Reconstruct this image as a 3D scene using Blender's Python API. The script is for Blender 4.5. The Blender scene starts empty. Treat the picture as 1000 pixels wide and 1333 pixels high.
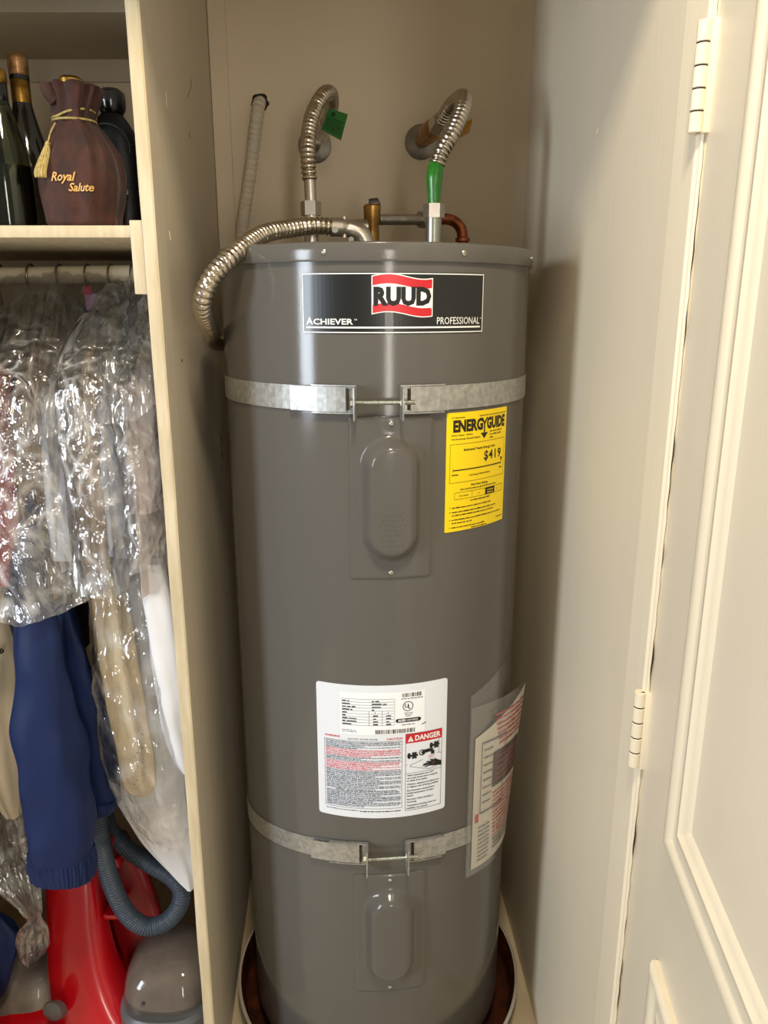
import bpy, bmesh, math, random
from mathutils import Vector, Matrix, noise
from mathutils.bvhtree import BVHTree
R_ = random.Random(7)
sin, cos, pi, rad = math.sin, math.cos, math.pi, math.radians
C = bpy.context.scene.collection
SC = bpy.context.scene

# ------------------------------------------------------------------ camera
PITCH = rad(15.2); EYE = 1.45
cd = bpy.data.cameras.new('camera'); cam = bpy.data.objects.new('camera', cd); C.objects.link(cam)
cam.location = (0, 0, EYE); cam.rotation_euler = (pi/2 - PITCH, 0, 0)
cd.sensor_fit = 'VERTICAL'; cd.sensor_height = 36; cd.lens = 36*1000/1333; cd.clip_start = .02
SC.camera = cam
def P(px, py, Y):
    """point of the place seen at (px,py) of the photograph at the real depth Y (metres)"""
    dx, dy = (px-500)/1000, (666.5-py)/1000
    t = Y/(cos(PITCH)+dy*sin(PITCH))
    return Vector((dx*t, Y, EYE+t*(-sin(PITCH)+dy*cos(PITCH))))

# ------------------------------------------------------------------ light
W = bpy.data.worlds.new('room_light'); SC.world = W; W.use_nodes = True
W.node_tree.nodes['Background'].inputs[0].default_value = (1.0, .91, .78, 1)
W.node_tree.nodes['Background'].inputs[1].default_value = .345
def area(name, loc, target, sx, sy, power, col):
    l = bpy.data.lights.new(name, 'AREA'); l.shape = 'RECTANGLE'; l.size = sx; l.size_y = sy
    l.energy = power; l.color = col
    o = bpy.data.objects.new(name, l); C.objects.link(o); o.location = loc
    o.rotation_euler = (Vector(target)-Vector(loc)).to_track_quat('-Z', 'Y').to_euler()
    return o
area('daylight_window', (-2.3, -.75, 1.55), (0, 1.2, 1.0), .5, 1.3, 60, (.80, .89, 1.0))
area('ceiling_lamp', (.05, .2, 2.6), (.1, 1.2, 1.0), .22, .22, 23, (1.0, .86, .66))
area('room_window_behind', (.75, -3.0, 1.5), (0, 1.2, 1.0), .3, 1.9, 34, (1.0, .94, .84))
SC.view_settings.view_transform = 'Standard'; SC.view_settings.look = 'None'
SC.view_settings.exposure = 0.0; SC.view_settings.gamma = 1.0
SC.view_settings.use_curve_mapping = False

# ------------------------------------------------------------------ materials
def srgb(r, g, b):
    f = lambda c: (c/255/12.92) if c/255 <= .04045 else ((c/255+.055)/1.055)**2.4
    return (f(r), f(g), f(b), 1)
def mat(name, rgb, rough=.5, metal=0, var=.0, vscale=(8, 8, 8), bump=0, bscale=(60, 60, 60), coat=0, rgb2=None, sheen=0,
        trans=0, ior=1.45, bdist=.002, detail=4, spec=.5):
    m = bpy.data.materials.new(name); m.use_nodes = True; nt = m.node_tree; N = nt.nodes; L = nt.links
    b = N['Principled BSDF']; b.inputs['Base Color'].default_value = srgb(*rgb)
    b.inputs['Roughness'].default_value = rough; b.inputs['Metallic'].default_value = metal
    b.inputs['Coat Weight'].default_value = coat; b.inputs['Sheen Weight'].default_value = sheen
    b.inputs['Transmission Weight'].default_value = trans; b.inputs['IOR'].default_value = ior
    b.inputs['Specular IOR Level'].default_value = spec
    tc = N.new('ShaderNodeTexCoord')
    def nz(scale, det):
        mp = N.new('ShaderNodeMapping'); mp.inputs['Scale'].default_value = scale
        L.new(tc.outputs['Object'], mp.inputs[0]); n = N.new('ShaderNodeTexNoise'); n.inputs['Scale'].default_value = 1
        n.inputs['Detail'].default_value = det; L.new(mp.outputs[0], n.inputs['Vector']); return n
    if var or rgb2:
        n = nz(vscale, detail); cr = N.new('ShaderNodeValToRGB'); c1 = srgb(*rgb)
        c2 = srgb(*rgb2) if rgb2 else tuple(max(0, c*(1-var)) for c in c1[:3])+(1,)
        cr.color_ramp.elements[0].position = .35; cr.color_ramp.elements[1].position = .68
        cr.color_ramp.elements[0].color = c2; cr.color_ramp.elements[1].color = c1
        L.new(n.outputs[0], cr.inputs[0]); L.new(cr.outputs[0], b.inputs['Base Color'])
    if bump:
        n = nz(bscale, 3); bp = N.new('ShaderNodeBump'); bp.inputs['Strength'].default_value = bump
        bp.inputs['Distance'].default_value = bdist; L.new(n.outputs[0], bp.inputs['Height']); L.new(bp.outputs[0], b.inputs['Normal'])
    return m
def film_mat(name, tint=(1, 1, 1), base=.10, edge=.55, milk=.05, bs=38, bump=.9, rough=.1, crease=.3):
    """clear crumpled polythene: see-through, glossy, whitened along its creases"""
    m = bpy.data.materials.new(name); m.use_nodes = True; nt = m.node_tree; N = nt.nodes; L = nt.links
    N.remove(N['Principled BSDF']); out = N['Material Output']
    tr = N.new('ShaderNodeBsdfTransparent'); tr.inputs[0].default_value = tint+(1,)
    gl = N.new('ShaderNodeBsdfGlossy'); gl.inputs['Roughness'].default_value = rough
    df = N.new('ShaderNodeBsdfDiffuse'); df.inputs[0].default_value = (.9, .9, .9, 1)
    tc = N.new('ShaderNodeTexCoord'); mp = N.new('ShaderNodeMapping'); mp.inputs['Scale'].default_value = (1, 1, .6)
    L.new(tc.outputs['Object'], mp.inputs[0])
    n0 = N.new('ShaderNodeTexNoise'); n0.inputs['Scale'].default_value = 9; n0.inputs['Detail'].default_value = 2; L.new(mp.outputs[0], n0.inputs['Vector'])
    wr = N.new('ShaderNodeVectorMath'); wr.operation = 'SCALE'; wr.inputs['Scale'].default_value = .13; L.new(n0.outputs['Color'], wr.inputs[0])
    ad = N.new('ShaderNodeVectorMath'); ad.operation = 'ADD'; L.new(mp.outputs[0], ad.inputs[0]); L.new(wr.outputs[0], ad.inputs[1])
    v1 = N.new('ShaderNodeTexVoronoi'); v1.feature = 'F1'; v1.inputs['Scale'].default_value = bs; L.new(ad.outputs[0], v1.inputs['Vector'])
    n1 = N.new('ShaderNodeTexNoise'); n1.inputs['Scale'].default_value = bs*1.1; n1.inputs['Detail'].default_value = 3; L.new(ad.outputs[0], n1.inputs['Vector'])
    sm = N.new('ShaderNodeMath'); sm.operation = 'ADD'; L.new(v1.outputs['Distance'], sm.inputs[0]); L.new(n1.outputs[0], sm.inputs[1])
    bp = N.new('ShaderNodeBump'); bp.inputs['Strength'].default_value = bump; bp.inputs['Distance'].default_value = .5/bs
    L.new(sm.outputs[0], bp.inputs['Height']); L.new(bp.outputs[0], gl.inputs['Normal'])
    ve = N.new('ShaderNodeTexVoronoi'); ve.feature = 'DISTANCE_TO_EDGE'; ve.inputs['Scale'].default_value = bs*.55; L.new(ad.outputs[0], ve.inputs['Vector'])
    er = N.new('ShaderNodeMapRange'); er.inputs['From Min'].default_value = 0; er.inputs['From Max'].default_value = .16
    er.inputs['To Min'].default_value = milk+crease; er.inputs['To Max'].default_value = milk; L.new(ve.outputs['Distance'], er.inputs['Value'])
    n2 = N.new('ShaderNodeTexNoise'); n2.inputs['Scale'].default_value = bs*.5; n2.inputs['Detail'].default_value = 3; L.new(tc.outputs['Object'], n2.inputs['Vector'])
    r2 = N.new('ShaderNodeMapRange'); r2.inputs['From Min'].default_value = .42; r2.inputs['From Max'].default_value = .66; r2.inputs['To Min'].default_value = .15; L.new(n2.outputs[0], r2.inputs['Value'])
    mu = N.new('ShaderNodeMath'); mu.operation = 'MULTIPLY'; L.new(er.outputs[0], mu.inputs[0]); L.new(r2.outputs[0], mu.inputs[1])
    lw = N.new('ShaderNodeLayerWeight'); lw.inputs[0].default_value = .35; L.new(bp.outputs[0], lw.inputs['Normal'])
    mr = N.new('ShaderNodeMapRange'); mr.inputs['To Min'].default_value = base; mr.inputs['To Max'].default_value = edge
    L.new(lw.outputs['Fresnel'], mr.inputs['Value'])
    a = N.new('ShaderNodeMixShader'); L.new(mu.outputs[0], a.inputs[0]); L.new(tr.outputs[0], a.inputs[1]); L.new(df.outputs[0], a.inputs[2])
    c = N.new('ShaderNodeMixShader'); L.new(mr.outputs[0], c.inputs[0]); L.new(a.outputs[0], c.inputs[1]); L.new(gl.outputs[0], c.inputs[2])
    L.new(c.outputs[0], out.inputs[0]); return m

M = {}
PAINT = (226, 214, 190)
M['paint_brush'] = mat('brushed_cream_paint', PAINT, .42, var=.03, vscale=(14, 14, 1.5), bump=.16, bscale=(160, 160, 12))
M['paint_panel'] = mat('grey_cream_panel_paint', (205, 194, 173), .5, var=.05, vscale=(10, 30, 1.2), bump=.16, bscale=(160, 160, 10))
M['paint_back'] = mat('taupe_wall_paint', (222, 206, 180), .7, var=.04, vscale=(4, 4, 4), bump=.15, bscale=(300, 300, 300))
M['paint_trim'] = mat('ivory_trim_paint', (236, 224, 198), .35, var=.05, vscale=(20, 20, 3), bump=.2, bscale=(150, 150, 12))
M['paint_door'] = mat('ivory_door_paint', (232, 220, 196), .4, var=.03, vscale=(6, 6, 2), bump=.12, bscale=(160, 160, 20))
M['raw_edge'] = mat('worn_ivory_board_edge', (212, 198, 168), .5, rgb2=(190, 174, 142), vscale=(60, 60, 9), bump=.6, bscale=(120, 120, 30))
M['floor'] = mat('pale_board_floor', (214, 198, 168), .5, rgb2=(186, 168, 138), vscale=(20, 3, 4), bump=.2, bscale=(40, 8, 20))
M['crack'] = mat('dark_gap', (52, 44, 36), .9, var=.3)
M['tank'] = mat('grey_enamel', (92, 89, 84), .13, var=.04, vscale=(5, 5, 2), bump=.03, bscale=(400, 400, 400), spec=.4)
M['base'] = mat('black_base_ring', (40, 38, 36), .6, var=.2)
M['galv'] = mat('galvanised_strap', (190, 189, 184), .42, metal=.75, rgb2=(160, 160, 156), vscale=(120, 120, 120), bump=.1)
M['zinc'] = mat('zinc_bolt', (176, 178, 165), .32, metal=.9, var=.15)
M['steel'] = mat('stainless_corrugated_steel', (204, 194, 178), .24, metal=1, var=.12, vscale=(40, 40, 40))
M['steel_flat'] = mat('satin_steel', (202, 194, 182), .33, metal=.9, var=.15, vscale=(60, 60, 60))
M['conduit_paint'] = mat('beige_painted_conduit', (208, 196, 176), .5, var=.1, vscale=(60, 60, 60))
M['brass'] = mat('brass', (196, 150, 78), .36, metal=.75, rgb2=(150, 108, 56), vscale=(60, 60, 60))
M['bronze'] = mat('bronze_valve', (206, 156, 104), .36, metal=.55, rgb2=(138, 98, 62), vscale=(60, 60, 60))
M['copper'] = mat('copper_pipe', (186, 106, 70), .28, metal=.8, rgb2=(130, 70, 46), vscale=(50, 50, 50))
M['escutcheon'] = mat('dull_chrome_flange', (165, 160, 150), .38, metal=.8, var=.2, vscale=(40, 40, 40))
M['green_sleeve'] = mat('green_plastic_sleeve', (52, 150, 40), .3, rgb2=(30, 110, 24), vscale=(300, 300, 40), bump=.5, bscale=(300, 300, 60), coat=.5)
M['green_tag'] = mat('green_tag', (46, 108, 50), .4, var=.1)
M['green_ink'] = mat('dark_green_print', (10, 52, 24), .6, var=.1)
M['yellow_lever'] = mat('yellow_lever', (176, 130, 24), .4, var=.2)
M['lever'] = mat('grey_lever', (92, 88, 82), .4, metal=.8, var=.2)
M['black_label'] = mat('black_label_vinyl', (22, 23, 22), .32, var=.15, coat=.2)
M['white_ink'] = mat('white_print', (236, 236, 232), .4, var=.02)
M['black_ink'] = mat('black_print', (16, 15, 15), .5, var=.1)
M['red_ink'] = mat('red_print', (196, 32, 42), .35, var=.08)
M['pink_ink'] = mat('pale_red_print', (206, 86, 96), .5, var=.08)
M['grey_ink'] = mat('grey_print', (86, 94, 108), .6, var=.1)
M['maroon_ink'] = mat('maroon_print', (70, 40, 40), .6, var=.1)
M['yellow'] = mat('yellow_label_paper', (250, 218, 8), .4, var=.02)
M['ylabel_ink'] = mat('label_black', (36, 28, 10), .5, var=.1)
M['white_label'] = mat('white_label_paper', (222, 226, 232), .38, var=.02)
M['white_label2'] = mat('bright_white_sticker', (238, 240, 242), .4, var=.02)
M['sheet'] = mat('ivory_paper', (226, 218, 204), .6, var=.03)
M['pan'] = mat('grey_drain_pan', (176, 168, 154), .45, var=.15, vscale=(30, 30, 30))
M['rust'] = mat('rusty_pan_inside', (84, 38, 18), .4, rgb2=(42, 20, 12), vscale=(22, 22, 22), bump=.4)
M['film'] = film_mat('clear_garment_film', base=.24, edge=.7, milk=.06, bs=48, bump=.8, rough=.15, crease=.42)
M['film_soft'] = film_mat('soft_clear_film', base=.10, edge=.5, milk=.05, bs=26, bump=.6, rough=.14, crease=.24)
M['film_drape'] = film_mat('draped_clear_film', base=.13, edge=.75, milk=.05, bs=20, bump=.25, rough=.16, crease=.05)
M['pouch'] = film_mat('clear_document_pouch', tint=(.93, .93, .93), base=.03, edge=.22, milk=.012, bs=12, bump=.1, rough=.15, crease=0)
M['navy'] = mat('navy_nylon', (21, 36, 76), .55, var=.12, vscale=(16, 16, 5), bump=.25, bscale=(40, 40, 12), bdist=.006, spec=.25)
M['navy_dark'] = mat('dark_navy_wool', (34, 38, 54), .8, var=.2, bump=.2, sheen=.2)
M['charcoal'] = mat('charcoal_wool', (58, 56, 56), .85, var=.2, bump=.3, sheen=.3)
M['cream_cloth'] = mat('cream_cotton', (216, 202, 176), .8, var=.08, bump=.3, bscale=(70, 70, 30))
M['beige_cloth'] = mat('beige_cotton', (206, 186, 150), .8, var=.1, bump=.3, bscale=(60, 60, 30))
M['taupe_cloth'] = mat('taupe_wool', (146, 124, 102), .85, var=.12, bump=.3, sheen=.2)
M['white_cloth'] = mat('white_cotton', (226, 226, 228), .75, var=.05, bump=.25, bscale=(60, 60, 25))
M['pink_cloth'] = mat('pale_pink_cotton', (222, 206, 202), .75, var=.05, bump=.25, bscale=(60, 60, 25))
M['grey_cloth'] = mat('blue_grey_shirting', (168, 172, 182), .8, var=.12, bump=.25)
M['red_cloth'] = mat('red_knit', (158, 28, 38), .8, var=.15, bump=.3)
M['wire'] = mat('hanger_wire', (150, 138, 116), .35, metal=.9, var=.2)
M['rod'] = mat('ivory_painted_rod', (230, 218, 190), .4, var=.06, vscale=(3, 30, 30))
M['magenta'] = mat('magenta_tag', (206, 40, 88), .5, var=.05)
M['lilac'] = mat('lilac_tag', (186, 146, 186), .5, var=.1)
M['velvet'] = mat('brown_velvet', (70, 33, 18), .75, rgb2=(44, 20, 11), vscale=(50, 50, 30), bump=.35, bscale=(260, 260, 260), sheen=.12)
M['gold'] = mat('gold_foil', (190, 146, 66), .35, metal=.9, rgb2=(130, 96, 40), vscale=(60, 60, 60))
M['gold_thread'] = mat('gold_thread', (216, 166, 92), .5, var=.15, vscale=(200, 200, 200))
M['tassel'] = mat('pale_gold_tassel', (196, 176, 108), .6, rgb2=(140, 120, 66), vscale=(400, 400, 20))
M['green_glass'] = mat('smoky_green_glass', (150, 165, 130), .04, trans=1, ior=1.48)
M['dark_liquid'] = mat('dark_spirit', (14, 12, 9), .1, var=.3, coat=.6)
M['amber_glass'] = mat('dark_amber_glass', (40, 34, 28), .08, var=.3, coat=.8)
M['black_gloss'] = mat('black_lacquer', (14, 14, 15), .2, var=.3, coat=.5)
M['black_leather'] = mat('black_leather', (20, 20, 21), .45, var=.2, bump=.2, bscale=(300, 300, 300))
M['vac_red'] = mat('glossy_red_plastic', (186, 14, 26), .22, var=.05, coat=.4)
M['vac_dark'] = mat('deep_red_plastic', (140, 10, 20), .3, var=.08)
M['vac_grey'] = mat('grey_plastic', (92, 92, 94), .35, var=.08)
M['vac_hose'] = mat('blue_grey_hose', (58, 68, 80), .42, var=.08)
M['smoke_tank'] = mat('smoky_clear_plastic', (196, 184, 172), .08, trans=.9, ior=1.12, var=.08, coat=.6)
M['tank_inner'] = mat('brown_grey_inner_tank', (140, 130, 120), .4, rgb2=(112, 102, 94), vscale=(20, 20, 20), coat=.3)

# ------------------------------------------------------------------ helpers
WLOC = {}
def obj(name, bm, m, parent=None, smooth=True, kind=None, label=None):
    me = bpy.data.meshes.new(name)
    bmesh.ops.recalc_face_normals(bm, faces=bm.faces[:])
    org = WLOC.get(parent.name, Vector((0, 0, 0))) if parent else None
    if parent is None:
        vs = [v.co for v in bm.verts]
        org = Vector((sum(v.x for v in vs)/len(vs), sum(v.y for v in vs)/len(vs), min(v.z for v in vs)))
    for v in bm.verts: v.co -= org
    bm.to_mesh(me); bm.free()
    for mm in (m if isinstance(m, (list, tuple)) else [m]): me.materials.append(mm)
    if smooth:
        for p in me.polygons: p.use_smooth = True
        try: me.set_sharp_from_angle(angle=rad(38))
        except Exception: pass
    o = bpy.data.objects.new(name, me); C.objects.link(o)
    if parent: o.parent = parent
    else: o.location = org
    WLOC[o.name] = org.copy()
    if kind: o['kind'] = kind
    if label: o['label'] = label
    return o
def thing(name, label, cat, loc, group=None):
    o = bpy.data.objects.new(name, None); C.objects.link(o); o.location = loc; o.empty_display_size = .05
    o['label'] = label; o['category'] = cat
    if group: o['group'] = group
    WLOC[o.name] = Vector(loc); return o
def tag(o, label, cat, group=None):
    o['label'] = label; o['category'] = cat
    if group: o['group'] = group
    return o
def struct(name, bm, m, parent=None, smooth=False):
    o = obj(name, bm, m, parent, smooth)
    if parent is None: o['kind'] = 'structure'
    return o
def B(): return bmesh.new()
def hexa(bm, p, bev=0):
    """8 corners: bottom ring 0-3, top ring 4-7"""
    v = [bm.verts.new(q) for q in p]
    fs = [bm.faces.new([v[i] for i in f]) for f in ((3, 2, 1, 0), (4, 5, 6, 7), (0, 1, 5, 4), (1, 2, 6, 5), (2, 3, 7, 6), (3, 0, 4, 7))]
    if bev:
        es = list({e for f in fs for e in f.edges})
        bmesh.ops.bevel(bm, geom=es, offset=bev, segments=2, affect='EDGES', profile=.5)
def box(bm, x0, x1, y0, y1, z0, z1, bev=0):
    hexa(bm, [(x0, y0, z0), (x1, y0, z0), (x1, y1, z0), (x0, y1, z0), (x0, y0, z1), (x1, y0, z1), (x1, y1, z1), (x0, y1, z1)], bev)
def prism(bm, pts, z0, z1, bev=0):
    n = len(pts); a = [bm.verts.new((x, y, z0)) for x, y in pts]; b = [bm.verts.new((x, y, z1)) for x, y in pts]
    fs = [bm.faces.new(a[::-1]), bm.faces.new(b)]+[bm.faces.new((a[i], a[(i+1) % n], b[(i+1) % n], b[i])) for i in range(n)]
    if bev: bmesh.ops.bevel(bm, geom=list({e for f in fs for e in f.edges}), offset=bev, segments=2, affect='EDGES', profile=.5)
def rings(bm, R, cap=True, closed=False):
    vs = [[bm.verts.new(p) for p in r] for r in R]; n = len(vs[0])
    for a, b in zip(vs, vs[1:]):
        for i in range(n): bm.faces.new((a[i], a[(i+1) % n], b[(i+1) % n], b[i]))
    if cap:
        bm.faces.new(vs[0][::-1]); bm.faces.new(vs[-1])
    return vs
def smooth_path(pts, step=.004):
    pts = [Vector(p) for p in pts]; q = [2*pts[0]-pts[1]]+pts+[2*pts[-1]-pts[-2]]; out = []
    for i in range(1, len(q)-2):
        n = max(2, int((q[i+1]-q[i]).length/step))
        for k in range(n):
            t = k/n; a, b, c, d = q[i-1], q[i], q[i+1], q[i+2]
            out.append(.5*((2*b)+(-a+c)*t+(2*a-5*b+4*c-d)*t*t+(-a+3*b-3*c+d)*t**3))
    out.append(pts[-1]); return out
def tube(bm, pts, r, seg=14, cap=True):
    """r: number or function of arc length"""
    pts = [Vector(p) for p in pts]; T = []
    for i in range(len(pts)):
        T.append((pts[min(i+1, len(pts)-1)]-pts[max(i-1, 0)]).normalized())
    up = Vector((0, 0, 1)) if abs(T[0].z) < .9 else Vector((1, 0, 0))
    n = (up-T[0]*up.dot(T[0])).normalized(); s = 0; RR = []
    for i, p in enumerate(pts):
        if i: s += (p-pts[i-1]).length
        n = (n-T[i]*n.dot(T[i])).normalized(); b = T[i].cross(n); rr = r(s) if callable(r) else r
        RR.append([p+rr*(cos(2*pi*k/seg)*n+sin(2*pi*k/seg)*b) for k in range(seg)])
    rings(bm, RR, cap)
def corr(r0, amp, pitch):
    return lambda s: r0+amp*(1-abs(sin(pi*s/pitch))**.55*1.0)*-1
def ribbed(bm, pts, r0, amp, pitch, seg=14):
    tube(bm, smooth_path(pts, pitch/6), lambda s: r0-amp*(1-abs(sin(pi*s/pitch))**.6), seg)
def cyl(bm, a, b, r, r2=None, seg=20):
    a, b = Vector(a), Vector(b); tube(bm, [a, b], (lambda s: r if s < 1e-6 else (r if r2 is None else r2)), seg)
def lathe(bm, prof, cx, cy, seg=96, closed=False):
    RR = [[Vector((cx+r*cos(2*pi*k/seg), cy+r*sin(2*pi*k/seg), z)) for k in range(seg)] for r, z in prof]
    vs = rings(bm, RR, cap=not closed)
    if closed:
        n = seg; a, b = vs[-1], vs[0]
        for i in range(n): bm.faces.new((a[i], a[(i+1) % n], b[(i+1) % n], b[i]))
    return vs
def loft(bm, secs, seg=28, n=2.0, folds=(), nz=0, nscale=12, cap=True, seed=0):
    """secs: (x,y,z,a,b[,k]) horizontal rings; folds: (count, amplitude, phase, twist)"""
    RR = []
    for j, s in enumerate(secs):
        x, y, z, a, b = s[:5]; k = s[5] if len(s) > 5 else 1; ring = []
        for i in range(seg):
            th = 2*pi*i/seg; c, d = cos(th), sin(th)
            ex = math.copysign(abs(c)**(2/n), c); ey = math.copysign(abs(d)**(2/n), d)
            f = 1+sum(am*k*cos(ct*th+ph+tw*z) for ct, am, ph, tw in folds)
            p = Vector((x+a*ex*f, y+b*ey*f, z))
            if nz: p += k*nz*noise.noise_vector((p+Vector((seed*3.1, 0, 0)))*nscale)
            ring.append(p)
        RR.append(ring)
    return rings(bm, RR, cap)
def lerp_secs(keys, n):
    """keys: list of tuples sorted; smooth interpolation to n rows"""
    out = []; m = len(keys)-1
    for i in range(n+1):
        u = i/n*m; k = min(int(u), m-1); t = u-k; a, b = keys[k], keys[k+1]
        p0, p3 = keys[max(k-1, 0)], keys[min(k+2, m)]
        out.append(tuple(.5*(2*a[q]+(b[q]-p0[q])*t+(2*p0[q]-5*a[q]+4*b[q]-p3[q])*t*t+(-p0[q]+3*a[q]-3*b[q]+p3[q])*t**3) for q in range(len(a))))
    return out
def dup(root, dx=(0, 0, 0), label=None):
    r = root.copy(); C.objects.link(r); r.location = root.location+Vector(dx)
    WLOC[r.name] = r.location.copy()
    if label: r['label'] = label
    for ch in list(root.children):
        c = ch.copy(); C.objects.link(c); c.parent = r
        for g in list(ch.children):
            d = g.copy(); C.objects.link(d); d.parent = c
    return r

# flat print: 2D shapes gathered, then mapped on to a surface
_TXT = {}
def text_geo(s, bold=0, shear=0, space=1.0):
    key = (s, bold, shear, space)
    if key not in _TXT:
        cu = bpy.data.curves.new('lettering', 'FONT'); cu.body = s; cu.size = 1; cu.resolution_u = 2
        cu.offset = bold; cu.shear = shear; cu.space_character = space
        o = bpy.data.objects.new('lettering', cu); C.objects.link(o)
        dg = bpy.context.evaluated_depsgraph_get(); me = bpy.data.meshes.new_from_object(o.evaluated_get(dg))
        vs = [(v.co.x, v.co.y) for v in me.vertices]; fs = [tuple(p.vertices) for p in me.polygons]
        bpy.data.objects.remove(o); bpy.data.curves.remove(cu); bpy.data.meshes.remove(me)
        _TXT[key] = (vs, fs)
    return _TXT[key]
class Print:
    def __init__(s): s.items = []; s.mats = []
    def mi(s, m):
        if m not in s.mats: s.mats.append(m)
        return s.mats.index(m)
    def poly(s, pts, m, lv=0): s.items.append((list(pts), [tuple(range(len(pts)))], s.mi(m), lv))
    def rect(s, u0, v0, u1, v1, m, lv=0, du=.006):
        n = max(1, int(abs(u1-u0)/du)); vs = []; fs = []
        for i in range(n+1):
            u = u0+(u1-u0)*i/n; vs += [(u, v0), (u, v1)]
            if i: fs.append((2*i-2, 2*i, 2*i+1, 2*i-1))
        s.items.append((vs, fs, s.mi(m), lv))
    def strip(s, low, high, m, lv=0):
        vs = []; fs = []
        for i, (a, b) in enumerate(zip(low, high)):
            vs += [a, b]
            if i: fs.append((2*i-2, 2*i, 2*i+1, 2*i-1))
        s.items.append((vs, fs, s.mi(m), lv))
    def frame(s, u0, v0, u1, v1, w, m, lv=0):
        s.rect(u0, v0, u1, v0+w, m, lv); s.rect(u0, v1-w, u1, v1, m, lv); s.rect(u0, v0, u0+w, v1, m, lv); s.rect(u1-w, v0, u1, v1, m, lv)
    def disc(s, u, v, r, m, lv=0, n=16, ry=None):
        s.poly([(u+r*cos(2*pi*k/n), v+(ry or r)*sin(2*pi*k/n)) for k in range(n)], m, lv)
    def ring(s, u, v, r, w, m, lv=0, n=24):
        s.strip([(u+(r-w)*cos(2*pi*k/n), v+(r-w)*sin(2*pi*k/n)) for k in range(n+1)], [(u+r*cos(2*pi*k/n), v+r*sin(2*pi*k/n)) for k in range(n+1)], m, lv)
    def stroke(s, pts, w, m, lv=0):
        for (a, b), (c, d) in zip(pts, pts[1:]):
            l = math.hypot(c-a, d-b) or 1; nx, ny = -(d-b)/l*w/2, (c-a)/l*w/2
            s.poly([(a-nx, b-ny), (c-nx, d-ny), (c+nx, d+ny), (a+nx, b+ny)], m, lv)
    def text(s, t, u, v, h, m, lv=0, w=None, align='l', bold=0, shear=0, space=1.0):
        """h: capital height; w: fit to width; (u,v) baseline"""
        vs, fs = text_geo(t, bold, shear, space)
        if not vs: return 0
        x0 = min(p[0] for p in vs); x1 = max(p[0] for p in vs); k = h/.70
        kx = k if w is None else w/(x1-x0); ww = (x1-x0)*kx
        o = u-(0 if align == 'l' else ww if align == 'r' else ww/2)
        s.items.append(([(o+(x-x0)*kx, v+y*k) for x, y in vs], fs, s.mi(m), lv)); return ww
    def blurb(s, u0, u1, v, h, m, lv=0, last=1.0, rng=R_):
        """a line of print too fine to read: word-long dashes"""
        u = u0; e = u0+(u1-u0)*last
        while u < e-h:
            L = min(rng.uniform(1.2, 5.5)*h, e-u); s.rect(u, v, u+L, v+h*rng.uniform(.5, .75), m, lv, .02); u += L+h*.55
    def build(s, name, fn, parent, lift=.0003):
        bm = B()
        for vs, fs, mi, lv in s.items:
            V = [bm.verts.new(fn(u, v, .0011+lift*lv)) for u, v in vs]
            for f in fs:
                try: q = bm.faces.new([V[i] for i in f]); q.material_index = mi
                except ValueError: pass
        return obj(name, bm, s.mats, parent, smooth=False)

# ------------------------------------------------------------------ setting
YB = 1.72
def wall_left_x(Y): return -.305-(Y-1.09)*.07      # face towards the heater
def wall_right_x(Y): return .3807-.05*Y
bm = B(); box(bm, -1.3, .8, YB, YB+.1, 0, 2.4); struct('wall_back', bm, M['paint_back'])
bm = B(); box(bm, -1.3, 1.2, -.6, YB+.1, -.06, 0); struct('floor', bm, M['floor'])
bm = B(); box(bm, -1.3, .8, .95, YB+.1, 2.4, 2.46); struct('ceiling', bm, M['paint_back'])
# partition board between wardrobe and heater: worn front edge, brushed face
bm = B()
RR = []
for k in range(121):
    z = 2.4*k/120; e1 = .0011*noise.noise(Vector((3, 0, z*9))); e2 = .0013*noise.noise(Vector((9, 0, z*7)))
    RR.append([(-.3235+e1, 1.091, z), (-.3215+e1, 1.09, z), (-.3075+e2, 1.09, z), (-.305+e2*.6, 1.0915, z), (wall_left_x(YB), YB, z), (wall_left_x(YB)-.019, YB, z)])
rings(bm, RR)
wl = struct('wall_left', bm, [M['paint_panel'], M['raw_edge']])
for p in wl.data.polygons:
    if p.normal.y < -.35: p.material_index = 1
bm = B()
prism(bm, [(wall_right_x(.96), .96), (wall_right_x(YB), YB), (wall_right_x(YB)+.12, YB), (wall_right_x(.96)+.1, .96)], 0, 2.4)
struct('wall_right', bm, M['paint_brush'])
# jamb strip in front of the right wall, butt-jointed
bm = B(); j0, j1 = wall_right_x(.96)-.0012, wall_right_x(.905)
prism(bm, [(j0+.0, .9585), (j1, .902), (j1+.012, .895), (j1+.09, .895), (j0+.09, .9585)], 0, 2.05, .0012)
struct('trim_1', bm, M['paint_trim'])
def on_side(px, py, left=True):
    dx, dy = (px-500)/1000, (666.5-py)/1000; yr, zr = cos(PITCH)+dy*sin(PITCH), -sin(PITCH)+dy*cos(PITCH)
    t = (-.305+1.09*.07)/(dx+.07*yr) if left else .3807/(dx+.05*yr)
    return Vector((dx*t+(.0002 if left else -.0002), yr*t, EYE+zr*t))
WR = bpy.data.objects['wall_right']
for pts, m, lf, w_ in (([(249, 103), (248, 115), (244, 127)], 'crack', 1, .0004), ([(246, 172), (247, 180)], 'crack', 1, .0006), ([(220, 301), (222, 312)], 'paint_trim', 1, .0009), ([(236, 468), (237, 471)], 'crack', 1, .0009), ([(216, 120), (217, 140)], 'paint_trim', 1, .0005),
        ([(779, 166), (777, 174)], 'paint_trim', 0, .0008)):
    bm = B(); tube(bm, smooth_path([on_side(a, b, lf) for a, b in pts], .004), w_, 6); obj('scuff_mark', bm, M[m], wl if lf else WR)
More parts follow.
